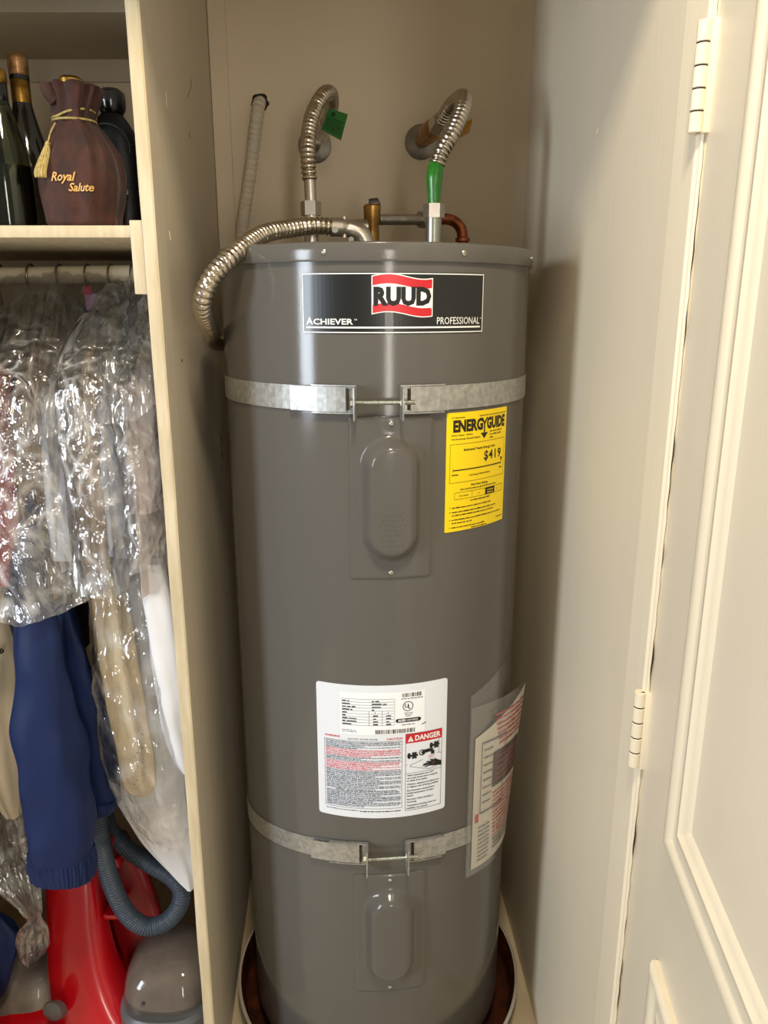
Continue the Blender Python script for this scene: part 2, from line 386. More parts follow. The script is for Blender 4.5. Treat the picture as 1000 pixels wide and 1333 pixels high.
# batten in the back left corner
bm = B(); xb = wall_left_x(YB-.01)
box(bm, xb+.001, xb+.036, YB-.007, YB, 0, 2.4, .001); struct('trim_2', bm, M['paint_back'])
# lintel above the opening of the heater closet
bm = B(); box(bm, -.33, .8, .9, .955, 1.955, 2.4, .002); struct('trim_3', bm, M['paint_trim'])
# wardrobe: left wall out of the frame
bm = B(); box(bm, -1.3, -1.25, 1.0, YB, 0, 2.4); struct('wall_wardrobe', bm, M['paint_panel'])
bm = B(); box(bm, -1.3, -.33, 1.05, 1.088, 1.90, 2.4, .002); struct('shade_header', bm, M['paint_trim'])  # unseen header, added to keep the ceiling lamp off the shelf compartment
bm = B(); box(bm, -1.3, -.70, 1.05, 1.088, 0, 1.90); struct('shade_wall', bm, M['paint_trim'])  # unseen wall piece, added to block daylight from the depth of the wardrobe
# low moulding where right wall meets floor: none in view; joint board on the wardrobe back wall
bm = B(); box(bm, -1.25, wall_left_x(YB)-.021, YB-.008, YB, P(80, 108, YB).z, 2.0, .0015); struct('trim_4', bm, M['paint_panel'])

# door, opened towards the room and to the right
DO = Vector((.345, .905, 0)); DV = Vector((-.0995, -.995, 0)); DN = Vector((-.995, .0995, 0))
def dp(s, n, z): return DO+DV*s+DN*n+Vector((0, 0, z))
def dbox(bm, s0, s1, n0, n1, z0, z1, bev=0):
    hexa(bm, [dp(s0, n0, z0), dp(s1, n0, z0), dp(s1, n1, z0), dp(s0, n1, z0), dp(s0, n0, z1), dp(s1, n0, z1), dp(s1, n1, z1), dp(s0, n1, z1)], bev)
bm = B(); dbox(bm, 0, .72, -.035, 0, .012, 2.0, .0025); door = struct('door_1', bm, M['paint_door'])
PROF = [(0, 0), (0, .007), (.003, .0105), (.010, .012), (.017, .0105), (.020, .007), (.024, .006), (.036, .0065), (.039, .009), (.045, .0095), (.049, .006), (.053, .005), (.058, .0015), (.060, 0)]
def moulding(s0, s1, z0, z1):
    for side in range(4):
        bm = B()
        cor = [(s0, z0), (s1, z0), (s1, z1), (s0, z1)]; a, b = cor[side], cor[(side+1) % 4]
        ins = [(1, 1), (-1, 1), (-1, -1), (1, -1)]; ia, ib = ins[side], ins[(side+1) % 4]
        A = [bm.verts.new(dp(a[0]+ia[0]*w, h, a[1]+ia[1]*w)) for w, h in PROF]
        D = [bm.verts.new(dp(b[0]+ib[0]*w, h, b[1]+ib[1]*w)) for w, h in PROF]
        for i in range(len(PROF)-1): bm.faces.new((A[i], A[i+1], D[i+1], D[i]))
        bm.faces.new((A[0], D[0], D[-1], A[-1])); bm.faces.new(A); bm.faces.new(D[::-1])
        obj('panel_moulding', bm, M['paint_trim'], door)
moulding(.155, .62, .852, 1.93)
moulding(.158, .62, .16, .690)
# dark crack between door and jamb
def hinge(z0, z1):
    ax = Vector((.3315, .8965, 0)); n = 5; h = (z1-z0)/n
    bm = B(); hexa(bm, [(ax.x+.006, ax.y-.009, z0), (ax.x+.0135, ax.y-.009, z0), (ax.x+.0135, ax.y+.004, z0), (ax.x+.004, ax.y+.004, z0),
                        (ax.x+.006, ax.y-.009, z1), (ax.x+.0135, ax.y-.009, z1), (ax.x+.0135, ax.y+.004, z1), (ax.x+.004, ax.y+.004, z1)], .0008)
    hg = obj('hinge', bm, M['paint_trim'], door)
    for i in range(n):
        bm = B(); za, zb = z0+i*h+.0008, z0+(i+1)*h-.0008; r = .0075
        tube(bm, [ax+Vector((0, 0, q)) for q in (za, za+.0007, zb-.0007, zb)], lambda s, L=zb-za: r-.0007 if s < 1e-5 or s > L-1e-5 else r, 18)
        box(bm, ax.x, ax.x+.012, ax.y-.004, ax.y+(.004 if i % 2 else .0), za, zb, .0006)
        obj('knuckle', bm, M['paint_trim'], hg)
    bm = B(); cyl(bm, ax+Vector((0, 0, z0+.001)), ax+Vector((0, 0, z1-.001)), .0068); obj('hinge_pin', bm, M['crack'], hg)
hinge(1.624, 1.732); hinge(.857, .967)
# rounded stop bead between hinges
bm = B(); tube(bm, [(.3425, .8985, .02), (.3425, .8985, 2.0)], .0042, 12); struct('trim_5', bm, M['paint_trim'], smooth=True)
bm = B(); pts = [Vector((.3415+.0004*sin(i*1.7), .8935, .03+i*.012)) for i in range(160)]
tube(bm, pts, lambda s: .00025+.0008*max(0, sin(s*37)*sin(s*11)+sin(s*91)*.35), 6); obj('paint_crack', bm, M['crack'], door)

# ------------------------------------------------------------------ water heater
CX, CY, RT = -.015, 1.365, .258
ZT, ZL = 1.532, 1.506
def cy(phi, z, r=0): return Vector((CX+(RT+r)*sin(phi), CY-(RT+r)*cos(phi), z))
pan_o = None
bm = B()
lathe(bm, [(.001, .0), (.287, .0), (.292, .004), (.2965, .056), (.3005, .0585), (.3015, .0615), (.299, .0635), (.2955, .0625), (.2935, .058), (.288, .008), (.284, .004), (.001, .004)], CX+.002, CY+.002, 96)
drain = obj('drain_pan', bm, [M['pan'], M['rust']])
for p in drain.data.polygons:
    c = p.center; r = math.hypot(c.x, c.y)
    if r < .2945 and c.z > .0015: p.material_index = 1
tag(drain, 'round grey drain pan with rusty brown inside under the water heater', 'drain pan')
heater = thing('water_heater', 'tall grey cylindrical electric water heater standing in the drain pan', 'water heater', (CX, CY, .004))
bm = B(); lathe(bm, [(.2, .0045), (.235, .0045), (.243, .010), (.243, .045), (.2, .045)], CX, CY, 96); obj('base_ring', bm, M['base'], heater)
bm = B(); lathe(bm, [(.18, .0452), (.246, .0452), (.254, .049), (.258, .058), (RT, .3), (RT, .6), (RT, .9), (RT, 1.2), (RT, ZL+.004), (.18, ZL+.004)], CX, CY, 160)
obj('tank_jacket', bm, M['tank'], heater)
bm = B(); lathe(bm, [(.2585, ZL), (.2622, ZL), (.2628, ZL+.002), (.2628, ZT-.006), (.2612, ZT-.0018), (.2575, ZT), (.03, ZT+.002), (.0, ZT+.002)], CX, CY, 160)
obj('lid', bm, M['tank'], heater)
def screw_bm(phi, z, r, rh=.0042, off=0):
    bm = B(); n = Vector((sin(phi), -cos(phi), 0)); p = cy(phi, z, r)
    RR = []; t = Vector((cos(phi), sin(phi), 0)); u = Vector((0, 0, 1))
    for q, h in ((1, 0), (1, .0010), (.75, .0020), (.35, .0024), (.3, .0014), (.02, .0012)):
        RR.append([p+n*h+rh*q*(cos(2*pi*k/12)*t+sin(2*pi*k/12)*u) for k in range(12)])
    rings(bm, RR); return bm
for a in (-59, -15, 29, 72):
    obj('screw', screw_bm(rad(a), ZL+.012, .0048), M['zinc'], heater)
# element access covers with a pressed oblong bulge
def cover(phic, zc):
    bm = B(); w, h, rc = .0625, .125, .009; nu, nv = 56, 104; g = []
    def hgt(u, v):
        d = math.hypot(u, max(0, abs(v)-.052)); t = min(1, max(0, (.047-d)/.022)); t = t*t*(3-2*t)
        e = .0022*min(1, max(0, (min(w-abs(u), h-abs(v)))/.004)**.5)
        s = max(0, 1-math.hypot(u, abs(v)-.114)/.011)
        return .001+e+.021*t+.0006*s
    def rr(u, v):
        au, av = abs(u), abs(v)
        if au > w-rc and av > h-rc:
            du, dv = au-(w-rc), av-(h-rc); m = max(du, dv); l = math.hypot(du, dv)
            if l > 1e-9: k = m/l; du *= k; dv *= k
            return math.copysign(w-rc+du, u), math.copysign(h-rc+dv, v)
        return u, v
    f = lambda t: t
    for j in range(nv+1):
        row = []
        for i in range(nu+1):
            u, v = rr(-w+2*w*i/nu, -h+2*h*j/nv); row.append(bm.verts.new(cy(phic+u/RT, zc+v, hgt(u, v))))
        g.append(row)
    for j in range(nv):
        for i in range(nu): bm.faces.new((g[j][i], g[j][i+1], g[j+1][i+1], g[j+1][i]))
    bd = [e for e in bm.edges if e.is_boundary]
    ex = bmesh.ops.extrude_edge_only(bm, edges=bd)
    for v in [q for q in ex['geom'] if isinstance(q, bmesh.types.BMVert)]:
        d = Vector((v.co.x-CX, v.co.y-CY)); k = (RT-.001)/d.length; v.co.x = CX+d.x*k; v.co.y = CY+d.y*k
    c = obj('access_cover', bm, M['tank'], heater)
    for s in (1, -1): obj('screw', screw_bm(phic, zc+s*.114, .0034, .0038), M['zinc'], c)
    return c
PC = rad(5.7)
c1 = cover(PC, 1.168); c2 = cover(PC, .3815)
# raised lettering pressed in the upper cover, too worn to read
bm = B(); rg = random.Random(3)
for k in range(8):
    z = 1.150-k*.0078; n = [5, 6, 7, 5, 4, 7, 6, 3][k]
    for i in range(n):
        u = (i-(n-1)/2)*.0052
        for q in range(2):
            a = cy(PC+(u+rg.uniform(-.0012, .0012))/RT, z+rg.uniform(-.0016, .0016), .0242); b = cy(PC+(u+rg.uniform(-.0018, .0018))/RT, z+rg.uniform(-.002, .002), .0242)
            tube(bm, [a, b], .00055, 6)
o = obj('embossed_lettering', bm, M['tank'], c1)
bm = B()
for k in range(6):
    z = .352-k*.008
    for i in range(4):
        a = cy(PC+((i-1.5)*.006)/RT, z, .0241); b = cy(PC+((i-1.5)*.006+.003)/RT, z+.001, .0241); tube(bm, [a, b], .0003, 5)
obj('embossed_lettering', bm, M['tank'], c2)

def cmap(phic, zc, r0=0): return lambda u, v, o: cy(phic+u/RT, zc+v, r0+o)
def sheet_on(name, w, h, phic, zc, m, rc=.004, r0=.0003, parent=None):
    bm = B(); nu = max(6, int(w/.006)); pts = []
    # rounded rectangle built as vertical strips with a little thickness
    def vlim(u):
        d = abs(u)-(w/2-rc); return h/2-(rc-math.sqrt(max(0, rc*rc-d*d)) if d > 0 else 0)
    us = sorted(set([-w/2+w*i/nu for i in range(nu+1)]+[s*(w/2-rc*q) for s in (1, -1) for q in (0, .1, .3, .6, 1)]))
    A = [(bm.verts.new(cy(phic+u/RT, zc-vlim(u), r0+.0004)), bm.verts.new(cy(phic+u/RT, zc+vlim(u), r0+.0004))) for u in us]
    for a, b in zip(A, A[1:]): bm.faces.new((a[0], b[0], b[1], a[1]))
    ex = bmesh.ops.extrude_edge_only(bm, edges=[e for e in bm.edges if e.is_boundary])
    for v in [q for q in ex['geom'] if isinstance(q, bmesh.types.BMVert)]:
        d = Vector((v.co.x-CX, v.co.y-CY)); k = (RT-.0003)/d.length; v.co.x = CX+d.x*k; v.co.y = CY+d.y*k
    return obj(name, bm, m, parent or heater, smooth=False)

# --- brand label
w, h, pc, zc = .276, .083, rad(7.6), 1.450
lab = sheet_on('brand_label', w, h, pc, zc, M['black_label'], .005)
pr = Print(); WI, BK, RD = M['white_ink'], M['black_ink'], M['red_ink']
pr.frame(-w/2+.0012, -h/2+.0012, w/2-.0012, h/2-.0012, .0014, WI)
pr.rect(-w/2+.006, -h/2+.0075, w/2-.006, -h/2+.0098, WI)
pr.text('A', -w/2+.0065, -h/2+.0128, .0095, WI, w=.0105, bold=.02); pr.text('CHIEVER', -w/2+.0175, -h/2+.0128, .0078, WI, w=.058, bold=.02)
pr.text('TM', -w/2+.077, -h/2+.0182, .0022, WI)
pr.text('PROFESSIONAL', w/2-.0075, -h/2+.0128, .0098, WI, w=.073, align='r', bold=0)
pr.text('TM', w/2-.0070, -h/2+.0195, .0018, WI)
# flag
fu, fv, fw = .007, .0105, .0435
wav = lambda u: .0036*cos((u+.02)*63)
ns = 26; us = [-fw+2*fw*i/ns for i in range(ns+1)]
def flag(lo, hi, ins, m, lv): 
    uu = [fu+u*(1-ins/fw) for u in us]
    pr.strip([(u, fv+lo+wav(u-fu)) for u in uu], [(u, fv+hi+wav(u-fu)) for u in uu], m, lv)
flag(-.026, .026, 0, WI, 0); flag(-.0246, .0246, .0014, RD, 1); flag(-.0135, .0125, .0014, WI, 2)
pr.text('RUUD', fu, fv-.0118, .0222, BK, 3, w=.082, align='c', bold=.06, space=1.02)
pr.ring(fu+fw-.003, fv-.0165, .0014, .0004, WI, 3, 12)
pr.build('lettering', cmap(pc, zc), lab)

# --- yellow energy label
w, h, pc, zc = .131, .184, rad(39.2), 1.2015
lab = sheet_on('energy_label', w, h, pc, zc, M['yellow'], .0015)
pr = Print(); K = M['ylabel_ink']; L, T = -w/2, h/2
pr.text('U.S. Government', L+.008, T-.0085, .0021, K, w=.024, bold=.025)
pr.text('Federal law prohibits removal of this label before consumer purchase.', w/2-.004, T-.0085, .002, K, w=.066, align='r', bold=.025)
pr.text('ENERG', L+.011, T-.0285, .0165, K, w=.058, bold=.05, space=1.0)
pr.text('GUIDE', L+.0775, T-.0285, .0165, K, w=.047, bold=.05, space=1.0)
pr.stroke([(L+.0665, T-.0115), (L+.0725, T-.0205)], .0028, K); pr.stroke([(L+.0785, T-.0115), (L+.0725, T-.0205)], .0028, K)
pr.rect(L+.0711, T-.036, L+.0739, T-.0195, K); pr.poly([(L+.0645, T-.0345), (L+.0725, T-.0435), (L+.0805, T-.0345)], K)
pr.text('Water Heater - Electric', L+.008, T-.0352, .0022, K, w=.040, bold=.025); pr.text('Tank Size (Storage Capacity): 50 gallons', L+.008, T-.0410, .0022, K, w=.056, bold=.025)
pr.blurb(L+.085, w/2-.008, T-.0345, .0024, K, last=.9); pr.blurb(L+.085, w/2-.008, T-.0393, .0024, K, last=.75); pr.blurb(L+.085, w/2-.008, T-.0441, .0024, K, last=.3)
pr.frame(L+.0065, T-.107, w/2-.0055, T-.0475, .0005, K)
pr.text('Estimated Yearly Energy Cost', 0, T-.0588, .0034, K, w=.068, align='c', bold=.025)
pr.text('$419', w/2-.0145, T-.0772, .0140, K, w=.043, align='r', bold=.018, space=1.12)
pr.poly([(w/2-.0155, T-.0785), (w/2-.0095, T-.0785), (w/2-.0125, T-.0855)], K)
pr.rect(L+.012, T-.0885, w/2-.0125, T-.0868, K); pr.rect(L+.012, T-.0905, L+.0126, T-.084, K); pr.rect(w/2-.0131, T-.0905, w/2-.0125, T-.086, K)
pr.blurb(L+.010, L+.022, T-.0955, .003, K); pr.blurb(w/2-.018, w/2-.011, T-.0955, .003, K)
pr.text('Cost Range of Similar Models', 0, T-.0985, .0022, K, w=.046, align='c', bold=.025)
pr.text('First Hour Rating', 0, T-.1145, .0032, K, w=.036, align='c', bold=.025)
pr.text('(How much hot water you get in the first hour of use)', 0, T-.1195, .0027, K, w=.078, align='c', bold=.025)
pr.frame(L+.016, T-.1335, w/2-.007, T-.1225, .0005, K)
for u in (.034, .063, .086): pr.rect(L+.016+u, T-.1335, L+.0165+u, T-.1225, K)
pr.rect(L+.079, T-.1335, L+.102, T-.1225, K, 1); pr.blurb(L+.083, L+.098, T-.1272, .0022, M['yellow'], 2); pr.blurb(L+.083, L+.098, T-.1312, .0022, M['yellow'], 2)
pr.text('Very Small', L+.033, T-.1292, .002, K, w=.018, align='c', bold=.025); pr.text('Low', L+.0645, T-.1292, .002, K, align='c'); pr.text('High', L+.1095, T-.1292, .002, K, align='c')
pr.blurb(L+.047, L+.09, T-.1385, .0026, K)
v = T-.147
for bl in ([.72], [.86, .78], [.98, .34], [.62]):
    pr.disc(L+.0085, v+.001, .0008, K)
    for q in bl: pr.blurb(L+.012, w/2-.006, v, .0024, K, last=q); v -= .0052
    v -= .0018
pr.blurb(L+.05, L+.085, v+.003, .002, K); pr.blurb(w/2-.022, w/2-.004, T-.176, .0014, K)
pr.build('lettering', cmap(pc, zc), lab)

# --- white rating and warning label
w, h, pc, zc = .2195, .2445, rad(2.9), .7405
lab = sheet_on('warning_label', w, h, pc, zc, M['white_label'], .005)
pr = Print(); L, T, G, PK = -w/2, h/2, M['grey_ink'], M['pink_ink']; S2 = M['white_label2']
su0, su1, sv0, sv1 = L+.040, L+.179, T-.088, T-.012      # inner rating sticker
pr.rect(su0, sv0, su1, sv1, S2, 0)
rows = [sv1-.012-.0052*i for i in range(10)]
for i, v in enumerate(rows): pr.rect(su0+.003, v, su0+.088, v+.0005, G, 1)
for i in range(9):
    v = rows[i]-.0042; pr.blurb(su0+.004, su0+.004+[.012, .013, .022, .017, .008, .01, .024, .025, .015][i], v, .003, BK, 1)
    if i < 4: pr.blurb(su0+.052, su0+.052+[.012, .024, .018, .004][i], v, .003, BK, 1)
    else:
        pr.rect(su0+.0475, v-.001, su0+.048, v+.0045, G, 1); pr.rect(su0+.0685, v-.001, su0+.069, v+.0045, G, 1)
        if i > 4: pr.blurb(su0+.054, su0+.062, v, .003, BK, 1); pr.blurb(su0+.075, su0+.083, v, .003, BK, 1)
        else: pr.rect(su0+.057, v, su0+.0578, v+.003, BK, 1); pr.rect(su0+.078, v, su0+.0788, v+.003, BK, 1)
pr.rect(su0+.0885, sv0+.018, su0+.0889, sv1-.012, G, 1)
def barcode(u0, u1, v0, v1, seed):
    r = random.Random(seed); u = u0
    while u < u1:
        b = r.choice([.0007, .0012, .0018]); pr.rect(u, v0, min(u+b, u1), v1, BK, 1); u += b+r.choice([.0007, .0011, .0016])
barcode(su1-.038, su1-.006, sv1-.010, sv1-.003, 2); barcode(su0+.058, su1-.016, sv0+.002, sv0+.0095, 5)
pr.blurb(su1-.04, su1-.004, sv1-.0135, .002, BK, 1); pr.blurb(su0+.003, su0+.026, sv0+.0075, .0016, G, 1); pr.blurb(su0+.003, su0+.028, sv0+.0045, .0016, G, 1)
uu, uv = su1-.0285, sv1-.0265
pr.ring(uu, uv, .0088, .0012, BK, 1); pr.text('U', uu-.0022, uv-.0024, .0068, BK, 1, align='c', bold=.02); pr.text('L', uu+.0026, uv-.0046, .0068, BK, 1, align='c', bold=.02)
for q in range(3): pr.blurb(uu-.006+.001*q, uu+.008-.001*q, uv-.0125-.0028*q, .0017, G, 1)
pr.rect(uu-.0165, uv-.0285, uu+.0185, uv-.0215, BK, 1); pr.disc(uu-.0165, uv-.025, .0035, BK, 1); pr.disc(uu+.0185, uv-.025, .0035, BK, 1)
pr.text('AHRI', uu-.0165, uv-.0268, .0042, S2, 2, w=.0125, bold=.03); pr.text('CERTIFIED', uu-.002, uv-.0264, .003, S2, 2, w=.019, bold=.01)
pr.blurb(uu-.01, uu+.012, uv-.0335, .002, G, 1)
pr.stroke([(su1-.005, sv0+.0135), (su1+.002, sv0+.0165)], .0013, BK, 1)
# warning text block
pr.text('WARNING', L+.0135, T-.0955, .0035, RD, w=.026, bold=.02); pr.text('ELECTRIC WATER HEATER', L+.053, T-.0975, .0026, BK, w=.049); pr.text('CAUTION', L+.1415, T-.0985, .0035, RD, w=.026, align='r', bold=.02, ) if False else pr.text('CAUTION', L+.142, T-.0975, .0035, RD, w=.026, align='r', bold=.02)
bx0, bx1, by0, by1 = L+.0125, L+.1415, T-.2265, T-.100
pr.frame(bx0, by0, bx1, by1, .0005, BK)
v = by1-.0032; k = 0
plan = 'gggGgGrrrrrR gGg rrrRrRr ggggGggGgggG ggG wgggGggggGgggG'
nlines = sum(c != ' ' for c in plan); dv = (by1-by0-.005)/(nlines+4*.4)
for c in plan:
    if c == ' ': pr.rect(bx0, v+dv*.45, bx1, v+dv*.45+.0003, G); v -= dv*.4; continue
    col = PK if c in 'rR' else (BK if c == 'w' else G)
    if c == 'w':
        pr.text('WARNING:', bx0+.018, v, .0022, BK, w=.016, bold=.02); pr.blurb(bx0+.037, bx1-.004, v, dv*.8, BK, last=.94)
    else: pr.blurb(bx0+.0025, bx1-.002, v, dv*.82, col, last=(R_.uniform(.35, .85) if c.isupper() else 1))
    v -= dv
pr.blurb(L+.014, L+.07, T-.2315, .002, G); pr.blurb(L+.072, L+.144, T-.2325, .0023, BK, last=.95)
# danger panel
dx0, dx1, dy0, dy1 = L+.147, w/2-.0085, T-.2335, T-.089
pr.rect(dx0, dy1-.0175, dx1, dy1, RD, 0); pr.frame(dx0, dy0, dx1, dy1, .0006, BK)
pr.poly([(dx0+.0035, dy1-.0145), (dx0+.0135, dy1-.0145), (dx0+.0085, dy1-.0045)], WI, 1); pr.rect(dx0+.0081, dy1-.0118, dx0+.0089, dy1-.0075, RD, 2); pr.rect(dx0+.0081, dy1-.0138, dx0+.0089, dy1-.0128, RD, 2)
pr.text('DANGER', dx0+.016, dy1-.0135, .0092, WI, 1, w=.045, bold=.03)
gx, gy = dx0, dy1-.0175
pr.rect(gx, gy-.0565, dx1, gy-.056, BK)
pr.stroke([(dx1-.0055, gy), (dx1-.0055, gy-.0265), (dx1, gy-.0285)], .0006, BK); pr.stroke([(dx1-.0055, gy-.0265), (gx+.0, gy-.0405)], .0006, BK)
pr.stroke([(gx+.030, gy-.034), (gx+.009, gy-.041), (gx+.008, gy-.0435), (gx+.030, gy-.0505), (gx+.042, gy-.0535), (gx+.055, gy-.052)], .0006, BK)
for (a, b) in ((.006, -.0235), (.0445, -.0105)):      # tap handles
    pr.disc(gx+a, gy+b, .0030, BK, 1, ry=.0055); pr.rect(gx+a, gy+b-.0012, gx+a+.007, gy+b+.0012, BK, 1)
    for q in range(6): pr.disc(gx+a+.009+.0042*cos(q*pi/3), gy+b+.0048*sin(q*pi/3), .0021, BK, 1, 10)
    pr.disc(gx+a+.009, gy+b, .003, BK, 1)
pr.ring(gx+.0285, gy-.0205, .0055, .0015, BK, 1); pr.disc(gx+.0305, gy-.0205, .0033, BK, 1)
pr.stroke([(gx+.030, gy-.0195), (gx+.043, gy-.018), (gx+.047, gy-.020), (gx+.0475, gy-.0265)], .0062, BK, 1)
pr.text('HOT', gx+.0455, gy-.0315, .0038, RD, 2, align='c')
for q in range(4): pr.stroke([(gx+.041+.003*q, gy-.0325), (gx+.0405+.0033*q, gy-.041)], .0004, G, 1)
pr.strip([(gx+.042, gy-.0475), (gx+.05, gy-.0495), (gx+.058, gy-.0505), (dx1, gy-.052)], [(gx+.044, gy-.039), (gx+.052, gy-.0365), (gx+.058, gy-.0405), (dx1, gy-.043)], BK, 1)
for (a, b, c, d) in ((.031, -.043, .044, -.0425), (.0295, -.0455, .044, -.0445), (.0335, -.0485, .045, -.0465), (.036, -.0395, .046, -.041), (.043, -.0365, .05, -.039)):
    pr.stroke([(gx+a, gy+b), (gx+c, gy+d)], .0019, BK, 1)
pr.disc(gx+.048, gy-.0435, .0035, M['maroon_ink'], 2)
tx = ['Water temperature over 125°F', 'can cause severe burns instantly', 'or death from scalds.', '', 'Children, disabled and elderly are', 'at highest risk of being scalded.', '', 'See instruction manual before', 'setting temperature of water', 'heater.', '', 'Feel water before bathing or', 'showering.', '', 'Temperature limiting valves are', 'available, see manual.']
v = gy-.0615
for t in tx:
    if t: pr.text(t, gx+.003, v, .0029, BK, w=min(.0565, len(t)*.00168), bold=.02); v -= .0051
    else: v -= .0016
pr.build('lettering', cmap(pc, zc), lab)

# ------------------------------------------------------------------ seismic straps
def strap(z0, phic, drop, label):
    st = thing('seismic_strap', label, 'strap', (CX, CY, z0), 'galvanised straps around the heater')
    W2 = .0178
    zz = lambda phi: z0-drop*(1-cos(phi-phic))
    def band(a, b, r, name, w2=W2, th=.0012, par=st, m=M['galv']):
        bm = B(); n = max(3, int(abs(b-a)/rad(3))); RR = []
        for i in range(n+1):
            p = a+(b-a)*i/n; z = zz(p)
            RR.append([cy(p, z-w2, r), cy(p, z+w2, r), cy(p, z+w2, r+th), cy(p, z-w2, r+th)])
        rings(bm, RR); return obj(name, bm, m, par, smooth=False)
    d = rad(6.9)
    band(phic+rad(205)-rad(360) if False else phic-rad(168), phic-d-rad(5), .0008, 'band'); band(phic+d+rad(5), phic+rad(168), .0008, 'band')
    for s in (-1, 1):
        band(phic+s*(d+rad(3.2)), phic+s*(d+rad(22 if s < 0 else 16)), .0066, 'strap_tail')
        bm = B(); RR = []; a0, a1 = phic+s*d, phic+s*(d+rad(14.5)); w2 = .0205
        for i in range(8):
            p = a0+(a1-a0)*i/7; z = zz(p)
            RR.append([cy(p, z-w2, .0085), cy(p, z-w2, .0026), cy(p, z+w2, .0026), cy(p, z+w2, .0085), cy(p, z+w2-.0016, .0085), cy(p, z+w2-.0016, .0042), cy(p, z-w2+.0016, .0042), cy(p, z-w2+.0016, .0085)])
        rings(bm, RR); br = obj('bracket', bm, M['galv'], st, smooth=False)
        bm = B(); t = Vector((cos(a0), sin(a0), 0)); n = Vector((sin(a0), -cos(a0), 0)); q = cy(a0, zz(a0), .003)
        hexa(bm, [q+t*x+n*y+Vector((0, 0, z)) for z in (-.0275, .0195) for x, y in ((-.0012, 0), (.0012, 0), (.0012, .029), (-.0012, .029))], .0009); obj('ear', bm, M['galv'], br)
        bm = B(); p = phic+s*(d+rad(2.7)); t = Vector((cos(p), sin(p), 0)); n = Vector((sin(p), -cos(p), 0)); q = cy(p, zz(p), .0045)
        hexa(bm, [q+t*x+n*y+Vector((0, 0, z)) for z in (-.015, .015) for x, y in ((-.0018, 0), (.0018, 0), (.0018, .0028), (-.0018, .0028))]); obj('slot', bm, M['crack'], br)
    a, b = cy(phic-d-rad(1.4), z0-.003, .019), cy(phic+d+rad(4), z0-.003, .019)
    bm = B(); ribbed(bm, [a, a.lerp(b, .5), b], .0034, .0005, .0016, 10); bolt = obj('bolt', bm, M['zinc'], st)
    for q, e in ((0.03, 6), (.80, 6)):
        bm = B(); c = a.lerp(b, q); dr = (b-a).normalized(); cyl(bm, c-dr*.003, c+dr*.003, .0068, seg=e); obj('nut', bm, M['zinc'], bolt, smooth=False)
strap(1.317, rad(1.5), 0, 'upper galvanised steel strap clamped around the heater above the yellow label')
strap(.553, rad(4.3), .065, 'lower galvanised steel strap clamped around the heater below the white label')

# ------------------------------------------------------------------ document pouch
pch = thing('document_pouch', 'clear plastic document pouch with a printed sheet hanging on the heater side', 'pouch', (.2, 1.2, .43))
def pou(u, v, off=0, peel=1):
    """u 0..1 left to right, v 0..1 bottom to top"""
    phi = rad(38)+rad(41)*u
    lift = .004+peel*(.028*(u**1.6)*(v**1.2)+.012*u*(1-v)*0)+off
    z = .455+.36*v-.028*u+(.02*u if peel == 0 and v > .9 else 0)
    return cy(phi, z, lift)
def psheet(name, m, u0, u1, v0, v1, off, peel, par, vt=None):
    bm = B(); nu, nv = 14, 18; g = [[bm.verts.new(pou(u0+(u1-u0)*i/nu, v0+((vt(i/nu) if vt else v1)-v0)*j/nv, off, peel)) for i in range(nu+1)] for j in range(nv+1)]
    for j in range(nv):
        for i in range(nu): bm.faces.new((g[j][i], g[j][i+1], g[j+1][i+1], g[j+1][i]))
    return obj(name, bm, m, par)
psheet('pouch_back', M['pouch'], 0, .98, 0, 1, -.001, 0, pch, vt=lambda t: 1.0+.15*t)
psheet('pouch_front', M['pouch'], 0, 1, 0, .96, .002, 1, pch, vt=lambda t: .94+.03*t)
pg = psheet('paper_sheet', M['sheet'], .07, .97, .03, .83, 0, 1, pch, vt=lambda t: .77+.17*t)
pr = Print(); rg = random.Random(11)
pr.frame(.16, .34, .56, .74, .008, G, 0)
pr.rect(.34, .46, .90, .66, M['maroon_ink'], 0, .05)
for k in range(7):
    v = .86-k*.028; pr.blurb(.34+.015*k, .93, v, .017, RD, 0, rng=rg)
for k in range(5): pr.blurb(.40, .84, .62-k*.032, .008, PK, 1, rng=rg)
for k in range(8): pr.blurb(.19, .33, .69-k*.042, .011, G, 0, rng=rg)
for k in range(15):
    v = .42-k*.024; pr.blurb(.36+.004*k, .92, v, .014, RD if k < 12 else G, 0, rng=rg)
for k in range(9): pr.blurb(.15, .33, .26-k*.024, .010, G, 0, rng=rg)
pr.rect(.10, .300, .145, .345, RD, 0, .05)
pr.build('print', lambda u, v, o: pou(u, v, .0003+o, 1), pg)
# ------------------------------------------------------------------ pipes and hoses on top
def nut_bm(c, r, h, ax=Vector((0, 0, 1))):
    bm = B(); c = Vector(c); cyl(bm, c-ax*h/2, c+ax*h/2, r, seg=6); return bm
YN = CY
def supply(name, label, x, green):
    t = thing(name, label, 'water hose', (x, YN, ZT+.002), 'flexible steel water connectors'); return t
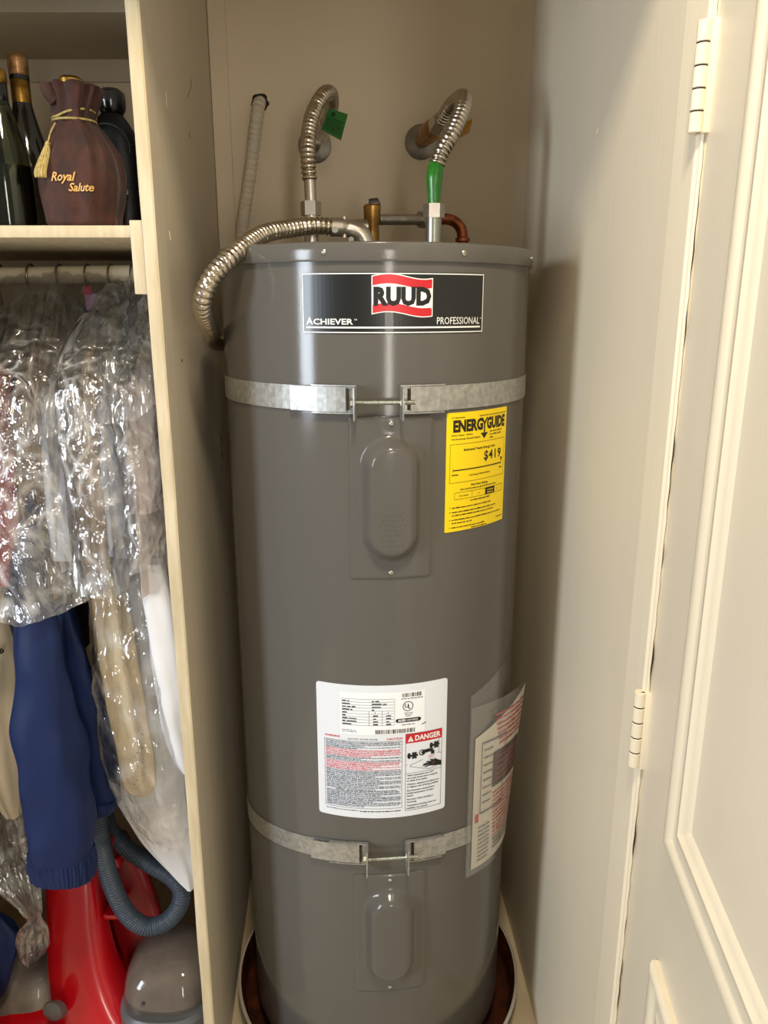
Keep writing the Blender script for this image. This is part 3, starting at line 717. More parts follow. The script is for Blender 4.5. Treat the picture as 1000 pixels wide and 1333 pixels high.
# left hose
xl = -.1215
h1 = supply('flexible_hose', 'left corrugated steel hose arching from tank top to wall with green tag', xl, 0)
bm = B(); cyl(bm, (xl, YN, ZT+.002), (xl, YN, 1.592), .0125); obj('nipple', bm, M['steel_flat'], h1)
obj('nut', nut_bm((xl, YN, 1.602), .0172, .022), M['steel_flat'], h1, smooth=False)
bm = B(); cyl(bm, (xl, YN, 1.612), (xl-.001, YN, 1.648), .0098); obj('smooth_collar', bm, M['steel_flat'], h1)
LP = [(xl-.001, YN, 1.645), (xl-.003, YN+.002, 1.675), (xl-.004, YN+.02, 1.71), (xl+.001, YN+.055, 1.755), (xl+.016, YN+.105, 1.797), (xl+.026, YN+.16, 1.812), (xl+.024, YN+.215, 1.803), (xl+.008, YN+.275, 1.782)]
bm = B(); ribbed(bm, LP, .0130, .0034, .0084, 16); obj('corrugated_tube', bm, M['steel'], h1)
bm = B(); cyl(bm, (xl+.012, YN+.262, 1.787), (xl-.004, YN+.315, 1.773), .0145); obj('wall_nut', bm, M['steel_flat'], h1)
def quad_tag(c, name, m, par, th=.0008):
    bm = B(); c = [Vector(p) for p in c]; n = (c[1]-c[0]).cross(c[3]-c[0]).normalized()*th
    hexa(bm, [c[0], c[1], c[1]+n, c[0]+n, c[3], c[2], c[2]+n, c[3]+n]); return obj(name, bm, m, par, smooth=False)
tc_ = [P(418, 169, 1.49), P(444, 183, 1.485), P(453, 149, 1.50), P(428, 141, 1.50)]
tg = quad_tag(tc_, 'paper_tag', M['green_tag'], h1)
def bil(c, u, v): return c[0].lerp(c[1], u).lerp(c[3].lerp(c[2], u), v)
pr = Print(); rg = random.Random(5); pr.disc(.32, .80, .1, M['green_ink'])
for k in range(6): pr.blurb(.1, .9, .6-k*.09, .05, M['green_ink'], rng=rg)
nrm = (tc_[1]-tc_[0]).cross(tc_[3]-tc_[0]).normalized(); nrm = nrm if nrm.y < 0 else -nrm
pr.build('print', lambda u, v, o: bil(tc_, u, v)+nrm*(o+.0008), tg)
# right hose
xr = .083
h2 = supply('flexible_hose', 'right corrugated steel hose looping from green sleeve up to brass wall valve', xr, 1)
bm = B(); cyl(bm, (xr, YN, ZT+.002), (xr, YN, 1.588), .0135); obj('nipple', bm, M['zinc'], h2)
obj('nut', nut_bm((xr, YN, 1.598), .0178, .022), M['steel_flat'], h2, smooth=False)
bm = B(); tube(bm, smooth_path([(xr, YN, 1.606), (xr, YN, 1.63), (xr, YN, 1.65), (xr+.004, YN+.003, 1.676)], .004), lambda s: .0095+.0045*min(1, s/.045)-.003*max(0, (s-.05)/.025), 18); obj('green_sleeve', bm, M['green_sleeve'], h2)
RP = [(xr+.003, YN+.002, 1.668), (xr+.011, YN+.006, 1.690), (xr+.030, YN+.02, 1.722), (xr+.047, YN+.045, 1.760), (xr+.053, YN+.085, 1.787), (xr+.049, YN+.13, 1.797), (xr+.038, YN+.175, 1.795), (xr+.026, YN+.215, 1.782)]
bm = B(); ribbed(bm, RP, .0142, .0036, .0084, 16); obj('corrugated_tube', bm, M['steel'], h2)
bm = nut_bm((xr+.022, YN+.228, 1.778), .0185, .03, Vector((-.3, .9, -.3)).normalized()); obj('wall_nut', bm, M['steel_flat'], h2, smooth=False)
# wall flanges and valve
def flange(c, label):
    t = thing('wall_flange', label, 'pipe flange', c, 'pipe flanges on the back wall'); c = Vector(c); bm = B()
    prof = [(.034, 0), (.034, -.003), (.030, -.006), (.018, -.009), (.0125, -.012), (.0125, -.001)]
    rings(bm, [[c+Vector((r*cos(2*pi*k/32), y, r*sin(2*pi*k/32))) for k in range(32)] for r, y in prof]); obj('flange_plate', bm, M['escutcheon'], t); return t
f1 = flange((-.142, YB-.0002, 1.762), 'round dull chrome flange on wall behind the green tag hose')
bm = B(); cyl(bm, (-.142, YB-.012, 1.762), (-.134, 1.672, 1.768), .0118); obj('pipe_stub', bm, M['steel_flat'], f1)
f2 = flange((.077, YB-.0002, 1.769), 'round dull chrome flange on wall behind the brass valve')
vl = thing('shutoff_valve', 'brass shutoff valve on back wall with small yellow lever', 'valve', (.085, 1.66, 1.76))
bm = B(); tube(bm, [(.077, 1.7075, 1.769), (.080, 1.685, 1.7695), (.0805, 1.684, 1.7695), (.086, 1.650, 1.771), (.0863, 1.649, 1.771), (.094, 1.622, 1.774)], lambda s: (.0125, .0125, .0165, .0165, .019, .019)[min(5, int([0, .0227, .0232, .058, .0590, .09].index(min([0, .0227, .0232, .058, .0590, .09], key=lambda q: abs(q-s)))))], 20); obj('valve_body', bm, M['bronze'], vl)
bm = B(); cyl(bm, (.088, 1.655, 1.770), (.128, 1.662, 1.769), .009); obj('stem', bm, M['bronze'], vl)
bm = B(); hexa(bm, [(.126, 1.640, 1.752), (.166, 1.636, 1.770), (.166, 1.639, 1.770), (.126, 1.643, 1.752), (.128, 1.640, 1.774), (.172, 1.636, 1.796), (.172, 1.639, 1.796), (.128, 1.643, 1.774)], .001); obj('lever', bm, M['yellow_lever'], vl)
# relief valve and its pipe
xv, yv = -.0215, 1.475
rv = thing('relief_valve', 'brass relief valve standing upright on the heater lid', 'valve', (xv, yv, ZT+.002))
bm = B(); lathe(bm, [(.0105, ZT+.002), (.0105, 1.552), (.0125, 1.554), (.0125, 1.590), (.0148, 1.594), (.0155, 1.612), (.0158, 1.618), (.014, 1.620), (.013, 1.621)], xv, yv, 24); obj('valve_body', bm, M['brass'], rv)
obj('hex_base', nut_bm((xv, yv, 1.553), .0145, .010), M['brass'], rv, smooth=False)
bm = B(); hexa(bm, [(xv-.006, yv-.008, 1.621), (xv+.016, yv-.006, 1.621), (xv+.016, yv+.006, 1.621), (xv-.006, yv+.008, 1.621), (xv-.006, yv-.006, 1.630), (xv+.010, yv-.005, 1.632), (xv+.010, yv+.005, 1.632), (xv-.006, yv+.006, 1.630)], .001); obj('lever', bm, M['lever'], rv)
dpz = 1.603
dpt = thing('discharge_pipe', 'thin dark copper discharge pipe running from relief valve to copper elbow', 'pipe', (.06, 1.55, dpz))
A, D2 = Vector((xv+.010, yv+.012, 1.597)), Vector((.092, 1.595, dpz+.004))
bm = B(); ribbed(bm, [A, A.lerp(D2, .3), A.lerp(D2, .52)], .0098, .001, .006, 14); cyl(bm, A.lerp(D2, .45), A.lerp(D2, .86), .0098); obj('flex_section', bm, M['steel_flat'], dpt)
obj('nut', nut_bm(A.lerp(D2, .84), .0155, .022, (D2-A).normalized()), M['steel_flat'], dpt, smooth=False)
bm = B(); EL = smooth_path([A.lerp(D2, .9), D2, (.128, 1.608, dpz+.006), (.149, 1.614, dpz-.006), (.156, 1.616, dpz-.030), (.156, 1.616, 1.5), (.156, 1.616, 1.2)], .006); tube(bm, EL, .0108, 16); obj('copper_elbow', bm, M['copper'], dpt)
bm = B()
for z in (1.572, 1.556): tube(bm, [(.156, 1.616, z-.005), (.156, 1.616, z-.003), (.156, 1.616, z+.003), (.156, 1.616, z+.005)], lambda s: .011 if s < .001 or s > .009 else .0145, 16)
obj('coupling_ring', bm, M['copper'], dpt)
# flexible conduits
cnd = thing('flexible_conduit', 'grey steel flexible conduit looping over the left edge of the heater lid', 'conduit', (-.2, 1.25, 1.4), 'electrical conduits')
CP = [(-.082, 1.352, 1.572), (-.115, 1.338, 1.5725), (-.149, 1.31, 1.566), (-.187, 1.252, 1.552), (-.2165, 1.172, 1.519), (-.246, 1.142, 1.484), (-.263, 1.150, 1.45), (-.2695, 1.195, 1.426), (-.2785, 1.27, 1.407), (-.299, 1.36, 1.393), (-.309, 1.45, 1.38), (-.314, 1.56, 1.372)]
bm = B(); ribbed(bm, CP, .0142, .0034, .0088, 16); obj('corrugated_tube', bm, M['steel'], cnd)
bm = B(); tube(bm, smooth_path([(-.088, 1.350, 1.572), (-.064, 1.356, 1.571), (-.040, 1.360, 1.563), (-.030, 1.362, 1.545), (-.029, 1.362, 1.534)], .004), lambda s: .0152 if s < .022 else .0125+.003*min(1, max(0, (s-.022)/.03)), 16); cyl(bm, (-.066, 1.352, 1.588), (-.066, 1.352, 1.555), .0045); obj('elbow_connector', bm, M['steel_flat'], cnd)
bm = B(); cyl(bm, (-.080, 1.336, 1.566), (-.080, 1.330, 1.566), .0052); cyl(bm, (-.054, 1.343, 1.552), (-.054, 1.335, 1.551), .0045); obj('clamp_screw', bm, M['zinc'], cnd)
bm = B(); cyl(bm, (-.078, 1.46, 1.580), (-.030, 1.468, 1.583), .0135); o = obj('pipe_plug', bm, M['steel_flat'], cnd)
cn2 = thing('flexible_conduit', 'beige painted flexible conduit dropping from a hole in the back wall', 'conduit', (-.27, 1.68, 1.3), 'electrical conduits')
bm = B(); ribbed(bm, [(-.251, YB+.02, 1.846), (-.252, YB-.012, 1.836), (-.256, 1.690, 1.80), (-.272, 1.680, 1.70), (-.291, 1.675, 1.60), (-.300, 1.672, 1.50), (-.305, 1.668, 1.40)], .0132, .0028, .0112, 14); obj('corrugated_tube', bm, M['conduit_paint'], cn2)
bm = B(); c = Vector((-.2515, YB-.0006, 1.843))
rings(bm, [[c+Vector(((r+.0015*sin(5*k)+.001*cos(3*k))*cos(2*pi*k/24), y, (r+.002*sin(7*k))*sin(2*pi*k/24))) for k in range(24)] for r, y in ((.0175, .0005), (.0175, -.0002))]); obj('wall_hole', bm, M['crack'], cn2)

# ------------------------------------------------------------------ wardrobe fittings
PX = lambda Y: wall_left_x(Y)-.0195
shelf = thing('wardrobe_shelf', 'ivory wardrobe shelf holding the bottles and velvet bag', 'shelf', (-.7, 1.4, 1.537))
bm = B(); prism(bm, [(-1.25, 1.118), (PX(1.118)-.018, 1.118), (PX(1.71)-.018, 1.711), (-1.25, 1.711)], 1.537, 1.553, .0012); obj('shelf_board', bm, M['raw_edge'], shelf)
bm = B(); prism(bm, [(PX(1.10)-.018, 1.10), (PX(1.10)-.0005, 1.10), (PX(1.7)-.0005, 1.71), (PX(1.7)-.018, 1.71)], 1.462, 1.558, .0012); obj('side_cleat', bm, M['raw_edge'], shelf)
zu = P(80, 16, 1.455).z
up = thing('upper_shelf', 'grey upper wardrobe shelf above the bottles', 'shelf', (-.7, 1.58, zu))
bm = B(); prism(bm, [(-1.25, 1.455), (PX(1.455), 1.455), (PX(1.711), 1.711), (-1.25, 1.711)], zu, zu+.045, .001); obj('shelf_board', bm, M['paint_panel'], up)
bm = B(); prism(bm, [(PX(1.195)-.010, 1.195), (PX(1.195)-.0005, 1.195), (PX(1.215)-.0005, 1.215), (PX(1.215)-.010, 1.215)], 1.558, 1.627, .001)
br = obj('latch_plate', bm, M['vac_grey']); tag(br, 'small grey metal plate with a screw fixed beside the black flask', 'bracket')
bm = B(); c = Vector((PX(1.195)-.006, 1.195, 1.592)); rings(bm, [[c+Vector((r*cos(2*pi*k/12), y, r*sin(2*pi*k/12))) for k in range(12)] for r, y in ((.003, 0), (.003, -.001), (.001, -.002))]); obj('screw', bm, M['zinc'], br)
YR, ZR = 1.38, 1.498
rod = thing('clothes_rod', 'ivory painted clothes rod under the wardrobe shelf', 'clothes rod', (-.7, YR, ZR))
bm = B(); cyl(bm, (PX(YR)-.016, YR, ZR+.002), (-1.25, YR, ZR-.012), .0145, seg=24); obj('rod', bm, M['rod'], rod)
# hangers
hang = thing('wire_hanger', 'wire hanger holding the charcoal coat furthest left on rod', 'hanger', (-.66, YR, ZR), 'hangers on the clothes rod')
bm = B(); pts = [Vector((-.66, YR+.0195*sin(a), ZR+.0195*cos(a)-.003)) for a in [rad(q) for q in range(-150, 100, 12)]][::-1]
pts = pts[::-1]; pts = [Vector((-.66, YR, ZR-.062)), Vector((-.66, YR-.004, ZR-.045))]+[Vector((-.66, YR-.0195*sin(a), ZR+.0195*cos(a)-.003)) for a in [rad(q) for q in range(130, -110, -12)]]
tube(bm, pts, .0019, 8); obj('hook', bm, M['wire'], hang)
bm = B(); tube(bm, smooth_path([(-.66, YR, ZR-.062), (-.66, YR-.09, ZR-.088), (-.66, YR-.185, ZR-.145), (-.66, YR-.17, ZR-.152), (-.66, YR, ZR-.15), (-.66, YR+.17, ZR-.152), (-.66, YR+.185, ZR-.145), (-.66, YR+.09, ZR-.088), (-.66, YR, ZR-.062)], .02), .0019, 8); obj('shoulder_wire', bm, M['wire'], hang)
HX = [-.66, -.606, -.556, -.508, -.468, -.430, -.385]
HL = ['', 'wire hanger holding the navy jacket on the clothes rod', 'wire hanger holding the red sleeved jacket on the clothes rod', 'wire hanger holding the white shirt on the clothes rod', 'wire hanger holding the taupe wool jacket on the clothes rod', 'wire hanger holding the blue grey shirt on the clothes rod', 'wire hanger holding the pale pink blouse nearest the partition']
for x, l in list(zip(HX, HL))[1:]: dup(hang, (x+.66, 0, 0), l)

# ------------------------------------------------------------------ garments
def sleeve(bm, pts, r0, r1, flat=.75, seed=0, fold=.06):
    p = pts[0]; keys = [(p[0], p[1]+.03, p[2]+.045, r0*.25, r0*.3), (p[0], p[1]+.012, p[2]+.025, r0*.75, r0*.8*flat)]+[(p[0], p[1], p[2], r0+(r1-r0)*i/(len(pts)-1), (r0+(r1-r0)*i/(len(pts)-1))*flat) for i, p in enumerate(pts)]
    loft(bm, lerp_secs(keys, 40), 30, folds=((3, fold, seed, 9), (5, fold*.6, seed*2, -14), (8, fold*.25, seed, 22)), nz=.004, nscale=18, seed=seed)
def garment(name, label, X, m, zb, th=.02, seed=0, sl=None, slm=None, group='clothes hanging in the wardrobe', half=.205):
    t = thing(name, label, 'jacket' if 'jacket' in label else 'coat' if 'coat' in label else 'shirt', (X, YR, zb), group)
    bm = B(); zt = ZR-.064
    keys = [(X, YR, zt, .010, .025, .2), (X, YR, zt-.02, .014, .075, .3), (X, YR, zt-.065, th*.8, .155, .5), (X, YR, zt-.10, th, half-.02, .6), (X, YR, zt-.16, th, half, .8), (X, YR, (zt+zb)/2, th*1.1, half, 1), (X, YR, zb+.06, th*1.15, half, 1.1), (X, YR, zb, th*1.2, half, 1.2)]
    loft(bm, lerp_secs(keys, 46), 56, n=2.3, folds=((7, .10, seed, 3), (13, .07, seed*1.7, -5)), nz=.005, nscale=14, seed=seed); obj('body', bm, m, t)
    if sl:
        bm = B(); sleeve(bm, sl, .027, .025, 1.25, seed); obj('sleeve', bm, slm or m, t)
    return t
def vs(X, z0, z1, Y0=1.185, Y1=1.155, dx=0, n=4): return [(X+dx*i/n, Y0+(Y1-Y0)*min(1, i/1.5), z0+(z1-z0)*i/n) for i in range(n+1)]
garment('coat', 'charcoal wool coat furthest left on the rod under clear film', -.66, M['charcoal'], 1.05, .024, 1, vs(-.645, 1.352, 1.1, 1.19, 1.165))
t = garment('jacket', 'navy nylon jacket with elastic cuffs hanging below the clear film', -.606, M['navy_dark'], .80, .02, 2)
bm = B(); sp = lambda px, py, Y: tuple(P(px, py, Y))
SL1 = [sp(14, 585, 1.19), sp(30, 690, 1.165), sp(42, 780, 1.140), sp(48, 825, 1.135), sp(57, 911, 1.128), sp(65, 968, 1.122), sp(73, 1028, 1.12), sp(79, 1085, 1.12), sp(81, 1112, 1.12)]
k_ = [(p[0], p[1], p[2], a, a*.68, f) for p, a, f in zip(SL1, (.016, .024, .030, .034, .043, .050, .056, .056, .053), (.6, .6, .7, .7, .8, .9, 1, 1.2, .6))]
loft(bm, lerp_secs(k_, 60), 36, n=2.4, folds=((2, .06, .5, 5), (4, .05, 1, 13), (7, .022, 2, -26)), nz=.011, nscale=13, seed=4); s1 = obj('sleeve', bm, M['navy'], t)
bm = B(); k_ = [(p[0], p[1], p[2], a, a*.6) for p, a in ((sp(80, 1104, 1.12), .0545), (sp(81, 1117, 1.12), .0565), (sp(82, 1130, 1.12), .0555), (sp(83, 1141, 1.12), .052))]
loft(bm, lerp_secs(k_, 14), 160, n=2.4, folds=((52, .025, 0, 6), (19, .018, 1, 60))); obj('cuff', bm, M['navy'], s1)
bm = B(); SL2 = [sp(58, 680, 1.225), sp(72, 767, 1.22), sp(81, 812, 1.215), sp(94, 860, 1.21), sp(110, 920, 1.21), sp(118, 968, 1.21), sp(125, 1022, 1.21), sp(127, 1045, 1.21)]
k_ = [(p[0], p[1], p[2], a, a*.7, 1) for p, a in zip(SL2, (.018, .026, .030, .034, .037, .037, .036, .033))]
loft(bm, lerp_secs(k_, 60), 32, n=2.3, folds=((3, .07, 1.5, 8), (5, .05, 0, 18)), nz=.009, nscale=14, seed=9); s2 = obj('sleeve', bm, M['navy'], t)
bm = B(); k_ = [(p[0], p[1], p[2], a, a*.7) for p, a in ((sp(128, 1040, 1.21), .033), (sp(128, 1048, 1.21), .0335), (sp(127, 1056, 1.21), .030))]
loft(bm, lerp_secs(k_, 10), 120, n=2.3, folds=((40, .02, 0, 6),)); obj('cuff', bm, M['navy'], s2)
garment('jacket', 'taupe jacket with red sleeve at the left under shiny clear film', -.556, M['taupe_cloth'], .98, .018, 3, vs(-.598, 1.31, 1.02, 1.19, 1.168), M['red_cloth'])
garment('shirt', 'white shirt under the brightest crinkled film', -.508, M['white_cloth'], 1.03, .016, 4, vs(-.514, 1.285, 1.05, 1.215, 1.195))
garment('jacket', 'taupe wool jacket in the middle of the rod', -.468, M['taupe_cloth'], 1.0, .016, 5, vs(-.462, 1.30, 1.03, 1.205, 1.185))
garment('shirt', 'blue grey shirt between taupe jacket and pink blouse', -.430, M['grey_cloth'], 1.0, .014, 6, vs(-.420, 1.29, 1.06, 1.205, 1.185))
garment('blouse', 'pale pink white blouse shirt with limp sleeve beside the partition edge', -.385, M['pink_cloth'], 1.0, .014, 7, vs(-.383, 1.30, 1.13, 1.21, 1.19))
# cream coat at the far left, lower
t = thing('coat', 'cream cotton coat with dark button left of the navy sleeve', 'coat', (-.70, 1.3, .55), 'clothes hanging in the wardrobe')
bm = B(); k_ = [(p[0], p[1], p[2], a, a*1.0, 1) for p, a in ((sp(-45, 640, 1.25), .05), (sp(-22, 760, 1.24), .060), (sp(-18, 850, 1.23), .064), (sp(-12, 930, 1.225), .056), (sp(2, 1000, 1.225), .040), (sp(18, 1060, 1.225), .014))]
loft(bm, lerp_secs(k_, 44), 40, n=2.2, folds=((4, .10, .4, 7), (7, .06, 2, -10)), nz=.008, nscale=11, seed=13); cb = obj('body', bm, M['cream_cloth'], t)
bm = B(); c = P(1, 848, 1.165); rings(bm, [[c+Vector((r*cos(2*pi*k/14), y, r*sin(2*pi*k/14))) for k in range(14)] for r, y in ((.0045, .002), (.0045, -.001), (.003, -.002))]); obj('button', bm, M['black_gloss'], cb)
# folded beige trousers
t = thing('trousers', 'beige trousers folded lengthwise hanging beside the navy jacket', 'trousers', (-.44, 1.2, .6), 'clothes hanging in the wardrobe')
bm = B(); k_ = [(p[0], p[1], p[2], a, a*.9, f) for p, a, f in ((sp(128, 690, 1.23), .026, .5), (sp(140, 760, 1.215), .030, .8), (sp(152, 850, 1.205), .031, 1), (sp(166, 930, 1.20), .030, 1), (sp(178, 1000, 1.20), .028, 1), (sp(183, 1020, 1.20), .025, .9), (sp(185, 1033, 1.20), .014, .5))]
loft(bm, lerp_secs(k_, 50), 48, n=2.2, folds=((6, .13, .3, 0), (3, .05, 1, 8)), nz=.003, nscale=20, seed=17); o = obj('folded_leg', bm, M['beige_cloth'], t)
bm = B()
for k in range(12):
    c = P(176+2.2*sin(k*2.1)+8*(k % 3 == 0), 955+k*6, 1.166); tube(bm, [c, c+Vector((.003, 0, -.003+.002*(k % 2)))], .0006, 5)
obj('stitching', bm, M['charcoal'], o)
# white long garment
t = thing('gown', 'long white gown with slanting hem above the hose', 'gown', (-.39, 1.22, .4), 'clothes hanging in the wardrobe')
bm = B(); k_ = [(p[0], p[1], p[2], a, b, 1) for p, a, b in ((sp(190, 700, 1.26), .03, .03), (sp(196, 820, 1.27), .045, .03), (sp(196, 940, 1.275), .058, .03), (sp(196, 1020, 1.275), .068, .026), (sp(214, 1080, 1.27), .055, .022), (sp(236, 1130, 1.262), .028, .018), (sp(248, 1156, 1.258), .006, .008))]
loft(bm, lerp_secs(k_, 44), 48, n=2.2, folds=((7, .06, .3, 5), (3, .05, 1, -7)), nz=.004, nscale=14, seed=21); obj('skirt', bm, M['white_cloth'], t)
t = thing('shirt', 'white shirt with rounded tail close to the partition edge', 'shirt', (-.37, 1.19, .6), 'clothes hanging in the wardrobe')
bm = B(); k_ = [(p[0], p[1], p[2], a, a*.9, 1) for p, a in ((sp(198, 730, 1.18), .020), (sp(208, 800, 1.18), .024), (sp(219, 880, 1.18), .025), (sp(229, 950, 1.18), .022), (sp(238, 985, 1.18), .018), (sp(243, 1006, 1.18), .006))]
loft(bm, lerp_secs(k_, 40), 32, n=2.2, folds=((4, .10, .6, 8),), nz=.004, nscale=16, seed=23); obj('body', bm, M['white_cloth'], t)
# paper ticket on a hanger
t = thing('laundry_ticket', 'magenta and lilac laundry ticket on a hanger hook', 'ticket', tuple(P(118, 390, 1.33)))
c = P(113, 378, 1.33); bm = B(); box(bm, c.x-.006, c.x+.008, 1.329, 1.330, c.z-.007, c.z+.007); obj('magenta_slip', bm, M['magenta'], t, smooth=False)
c = P(119, 392, 1.33); bm = B(); box(bm, c.x-.010, c.x+.011, 1.330, 1.331, c.z-.014, c.z+.012); o = obj('lilac_slip', bm, M['lilac'], t, smooth=False)
bm = B(); tube(bm, [P(113, 372, 1.3295), P(108, 358, 1.345)], .0006, 5); obj('string', bm, M['wire'], t)

# ------------------------------------------------------------------ clear films
def bag(label, keys, m, seed, seg=110, rows=90, amp=.012, hem=.02, group='clear garment bags'):
    t = thing('garment_bag', label, 'garment bag', keys[-1][:3], group)
    secs = lerp_secs(keys, rows); RR = []; sd = Vector((seed*5.3, 0, seed))
    for j, s in enumerate(secs):
        x, y, z, a, b = s[:5]; ring = []
        for i in range(seg):
            th = 2*pi*i/seg; c, d = cos(th), sin(th); k = j/rows
            p = Vector((x+a*math.copysign(abs(c)**.8, c), y+b*math.copysign(abs(d)**.8, d), z))
            q = p*Vector((1, 1, 1)).length*1.0
            n1 = noise.noise_vector(Vector((p.x*14, p.y*14, p.z*5))+sd)*amp*(.4+.9*k)
            n2 = noise.noise_vector(p*34+sd)*amp*.42; n3 = noise.noise_vector(p*75+sd)*amp*.2
            f = Vector((c*.004, d*.004, 0))*cos(th*17+z*9+seed)*(1.2-k)
            p = p+n1+n2+n3+f
            if j > rows-4: p.z += hem*noise.noise(Vector((th*2, seed, 0)))*(j-rows+4)/4
            ring.append(p)
        RR.append(ring)
    bm = B(); rings(bm, RR, cap=False); obj('film', bm, m, t); return t
def hk(px, py, Y): return tuple(P(px, py, Y))
zA, zB, zC = .985, 1.02, 1.045
bag('wide clear garment bag with bright crinkles over the left clothes', [(-.585, YR, 1.47, .020, .035), (-.585, YR, 1.44, .05, .09), (-.585, YR-.005, 1.385, .085, .17), (-.583, YR-.005, 1.33, .105, .258), (-.575, YR-.005, 1.22, .118, .275), (-.572, YR-.005, 1.10, .124, .28), (-.570, YR-.005, 1.03, .132, .284), (-.570, YR-.005, zA, .138, .288)], M['film'], 1, 140, 110)
bag('clear garment bag over the taupe jacket and pale shirts', [(-.452, YR, 1.485, .016, .03), (-.452, YR, 1.45, .035, .08), (-.450, YR-.005, 1.39, .055, .17), (-.446, YR-.005, 1.33, .066, .255), (-.442, YR-.005, 1.22, .070, .27), (-.442, YR-.005, 1.12, .070, .274), (-.442, YR-.005, zB, .074, .278)], M['film'], 2, 110, 100)
bag('narrow clear garment bag over the pink blouse beside the partition', [(-.392, YR, 1.47, .012, .03), (-.392, YR, 1.44, .022, .08), (-.389, YR-.005, 1.38, .03, .17), (-.383, YR-.005, 1.32, .034, .25), (-.379, YR-.005, 1.20, .040, .264), (-.378, YR-.005, zC, .042, .27)], M['film'], 3, 90, 90)
bag('long clear bag hanging low over beige trousers and white gown', [(-.425, 1.255, 1.06, .070, .065), (-.425, 1.245, .92, .078, .085), (-.422, 1.24, .80, .082, .090), (-.418, 1.238, .68, .082, .092), (-.405, 1.236, .57, .068, .080), (-.392, 1.235, .50, .050, .06)], M['film_soft'], 4, 90, 90, .010)
bag('knotted clear bag at the lower left beside the red carpet cleaner', [hk(-40, 960, 1.26)+(.05, .03), hk(-20, 1060, 1.24)+(.07, .035), hk(10, 1130, 1.22)+(.05, .03), hk(38, 1180, 1.20)+(.02, .015), hk(46, 1196, 1.20)+(.009, .009), hk(44, 1212, 1.20)+(.022, .02), hk(44, 1232, 1.20)+(.026, .02), hk(40, 1250, 1.20)+(.008, .01)], M['film_soft'], 6, 70, 70, .008)
t = thing('garment_bag', 'loose clear film drape with long diagonal pleats sweeping down from the shelf cleat', 'garment bag', (-.5, 1.2, 1.25), 'clear garment bags')
bm = B(); nu, nv = 150, 60; g = []
for j in range(nv+1):
    v = j/nv; row = []
    for i in range(nu+1):
        u = i/nu; top = P(-60+255*u**.8, 368-14*sin(u*3), 1.345); bot = P(-75+285*u, 640-125*u+14*sin(u*9), 1.115)
        mid = P(-65+262*u, 480-60*u, 1.165); p = top*((1-v)**2)+mid*(2*v*(1-v))+bot*v*v
        pl = .011*sin(u*46+2.5*sin(u*7)+v*2)*(.3+.7*sin(pi*min(1, v*1.1)))+.005*sin(u*103+v*3)
        p = p+Vector((.25, -.8, .5))*pl*.8+noise.noise_vector(p*26)*.005; row.append(bm.verts.new(p))
    g.append(row)
for j in range(nv):
    for i in range(nu): bm.faces.new((g[j][i], g[j][i+1], g[j+1][i+1], g[j+1][i]))
obj('film', bm, M['film_drape'], t)
t = thing('cloth_bundle', 'blue cloth bundle on the floor at the lower left corner', 'cloth', hk(-10, 1300, 1.2))
bm = B(); k_ = [(p[0], p[1], p[2], a, a*.6, 1) for p, a in ((hk(-6, 1190, 1.24), .015), (hk(-4, 1215, 1.23), .045), (hk(-14, 1250, 1.22), .050), (hk(-22, 1290, 1.21), .040), (hk(-28, 1310, 1.21), .015))]
loft(bm, lerp_secs(k_, 24), 30, folds=((5, .08, 0, 8),), nz=.006, nscale=15, seed=31); obj('cloth', bm, M['navy'], t)

# ------------------------------------------------------------------ red carpet cleaner
vac = thing('carpet_cleaner', 'red upright carpet cleaner with smoky tank and grey hose on wardrobe floor', 'carpet cleaner', hk(130, 1333, 1.27))
def px_secs(rows, Y0): return [tuple(P(c, y, Y))+(hw*P(c+1, y, Y).x-hw*P(c, y, Y).x, d) for y, c, hw, Y, d in rows]
bm = B(); loft(bm, lerp_secs(px_secs([(1040, 108, 16, 1.345, .02), (1075, 100, 22, 1.335, .028), (1130, 97, 33, 1.31, .035), (1200, 101, 37, 1.28, .042), (1260, 110, 43, 1.255, .048), (1310, 128, 53, 1.235, .055), (1350, 155, 70, 1.22, .062), (1375, 175, 84, 1.215, .068)], 0), 40), 40, n=3.0); obj('housing', bm, M['vac_red'], vac)
bm = B(); loft(bm, lerp_secs(px_secs([(1085, 150, 14, 1.375, .012), (1130, 160, 30, 1.365, .015), (1200, 172, 40, 1.34, .018), (1260, 176, 36, 1.315, .02), (1310, 185, 30, 1.29, .022), (1345, 190, 30, 1.28, .022)], 0), 24), 32, n=3.5); obj('back_panel', bm, M['vac_dark'], vac)
for (px, py, Y, w_, h_, d_) in ((126, 1117, 1.245, .016, .018, .035), (145, 1193, 1.275, .016, .011, .04), (152, 1123, 1.31, .008, .02, .03), (133, 1050, 1.29, .012, .014, .03)):
    c = P(px, py, Y); bm = B(); box(bm, c.x-w_, c.x+w_, c.y-.004, c.y+d_+.02, c.z-h_*.6, c.z+h_*.6, .004); obj('hose_hook', bm, M['vac_red'], vac)
bm = B()
HP = [hk(118, 1010, 1.285), hk(126, 1060, 1.265), hk(134, 1110, 1.255), hk(147, 1155, 1.25), hk(166, 1190, 1.25), hk(190, 1206, 1.252), hk(216, 1200, 1.258), hk(233, 1180, 1.268), hk(236, 1158, 1.28), hk(222, 1140, 1.292), hk(195, 1124, 1.305), hk(165, 1104, 1.315), hk(143, 1080, 1.325), hk(133, 1050, 1.33), hk(130, 1020, 1.33)]
ribbed(bm, HP, .0182, .0018, .0052, 16); obj('suction_hose', bm, M['vac_hose'], vac)
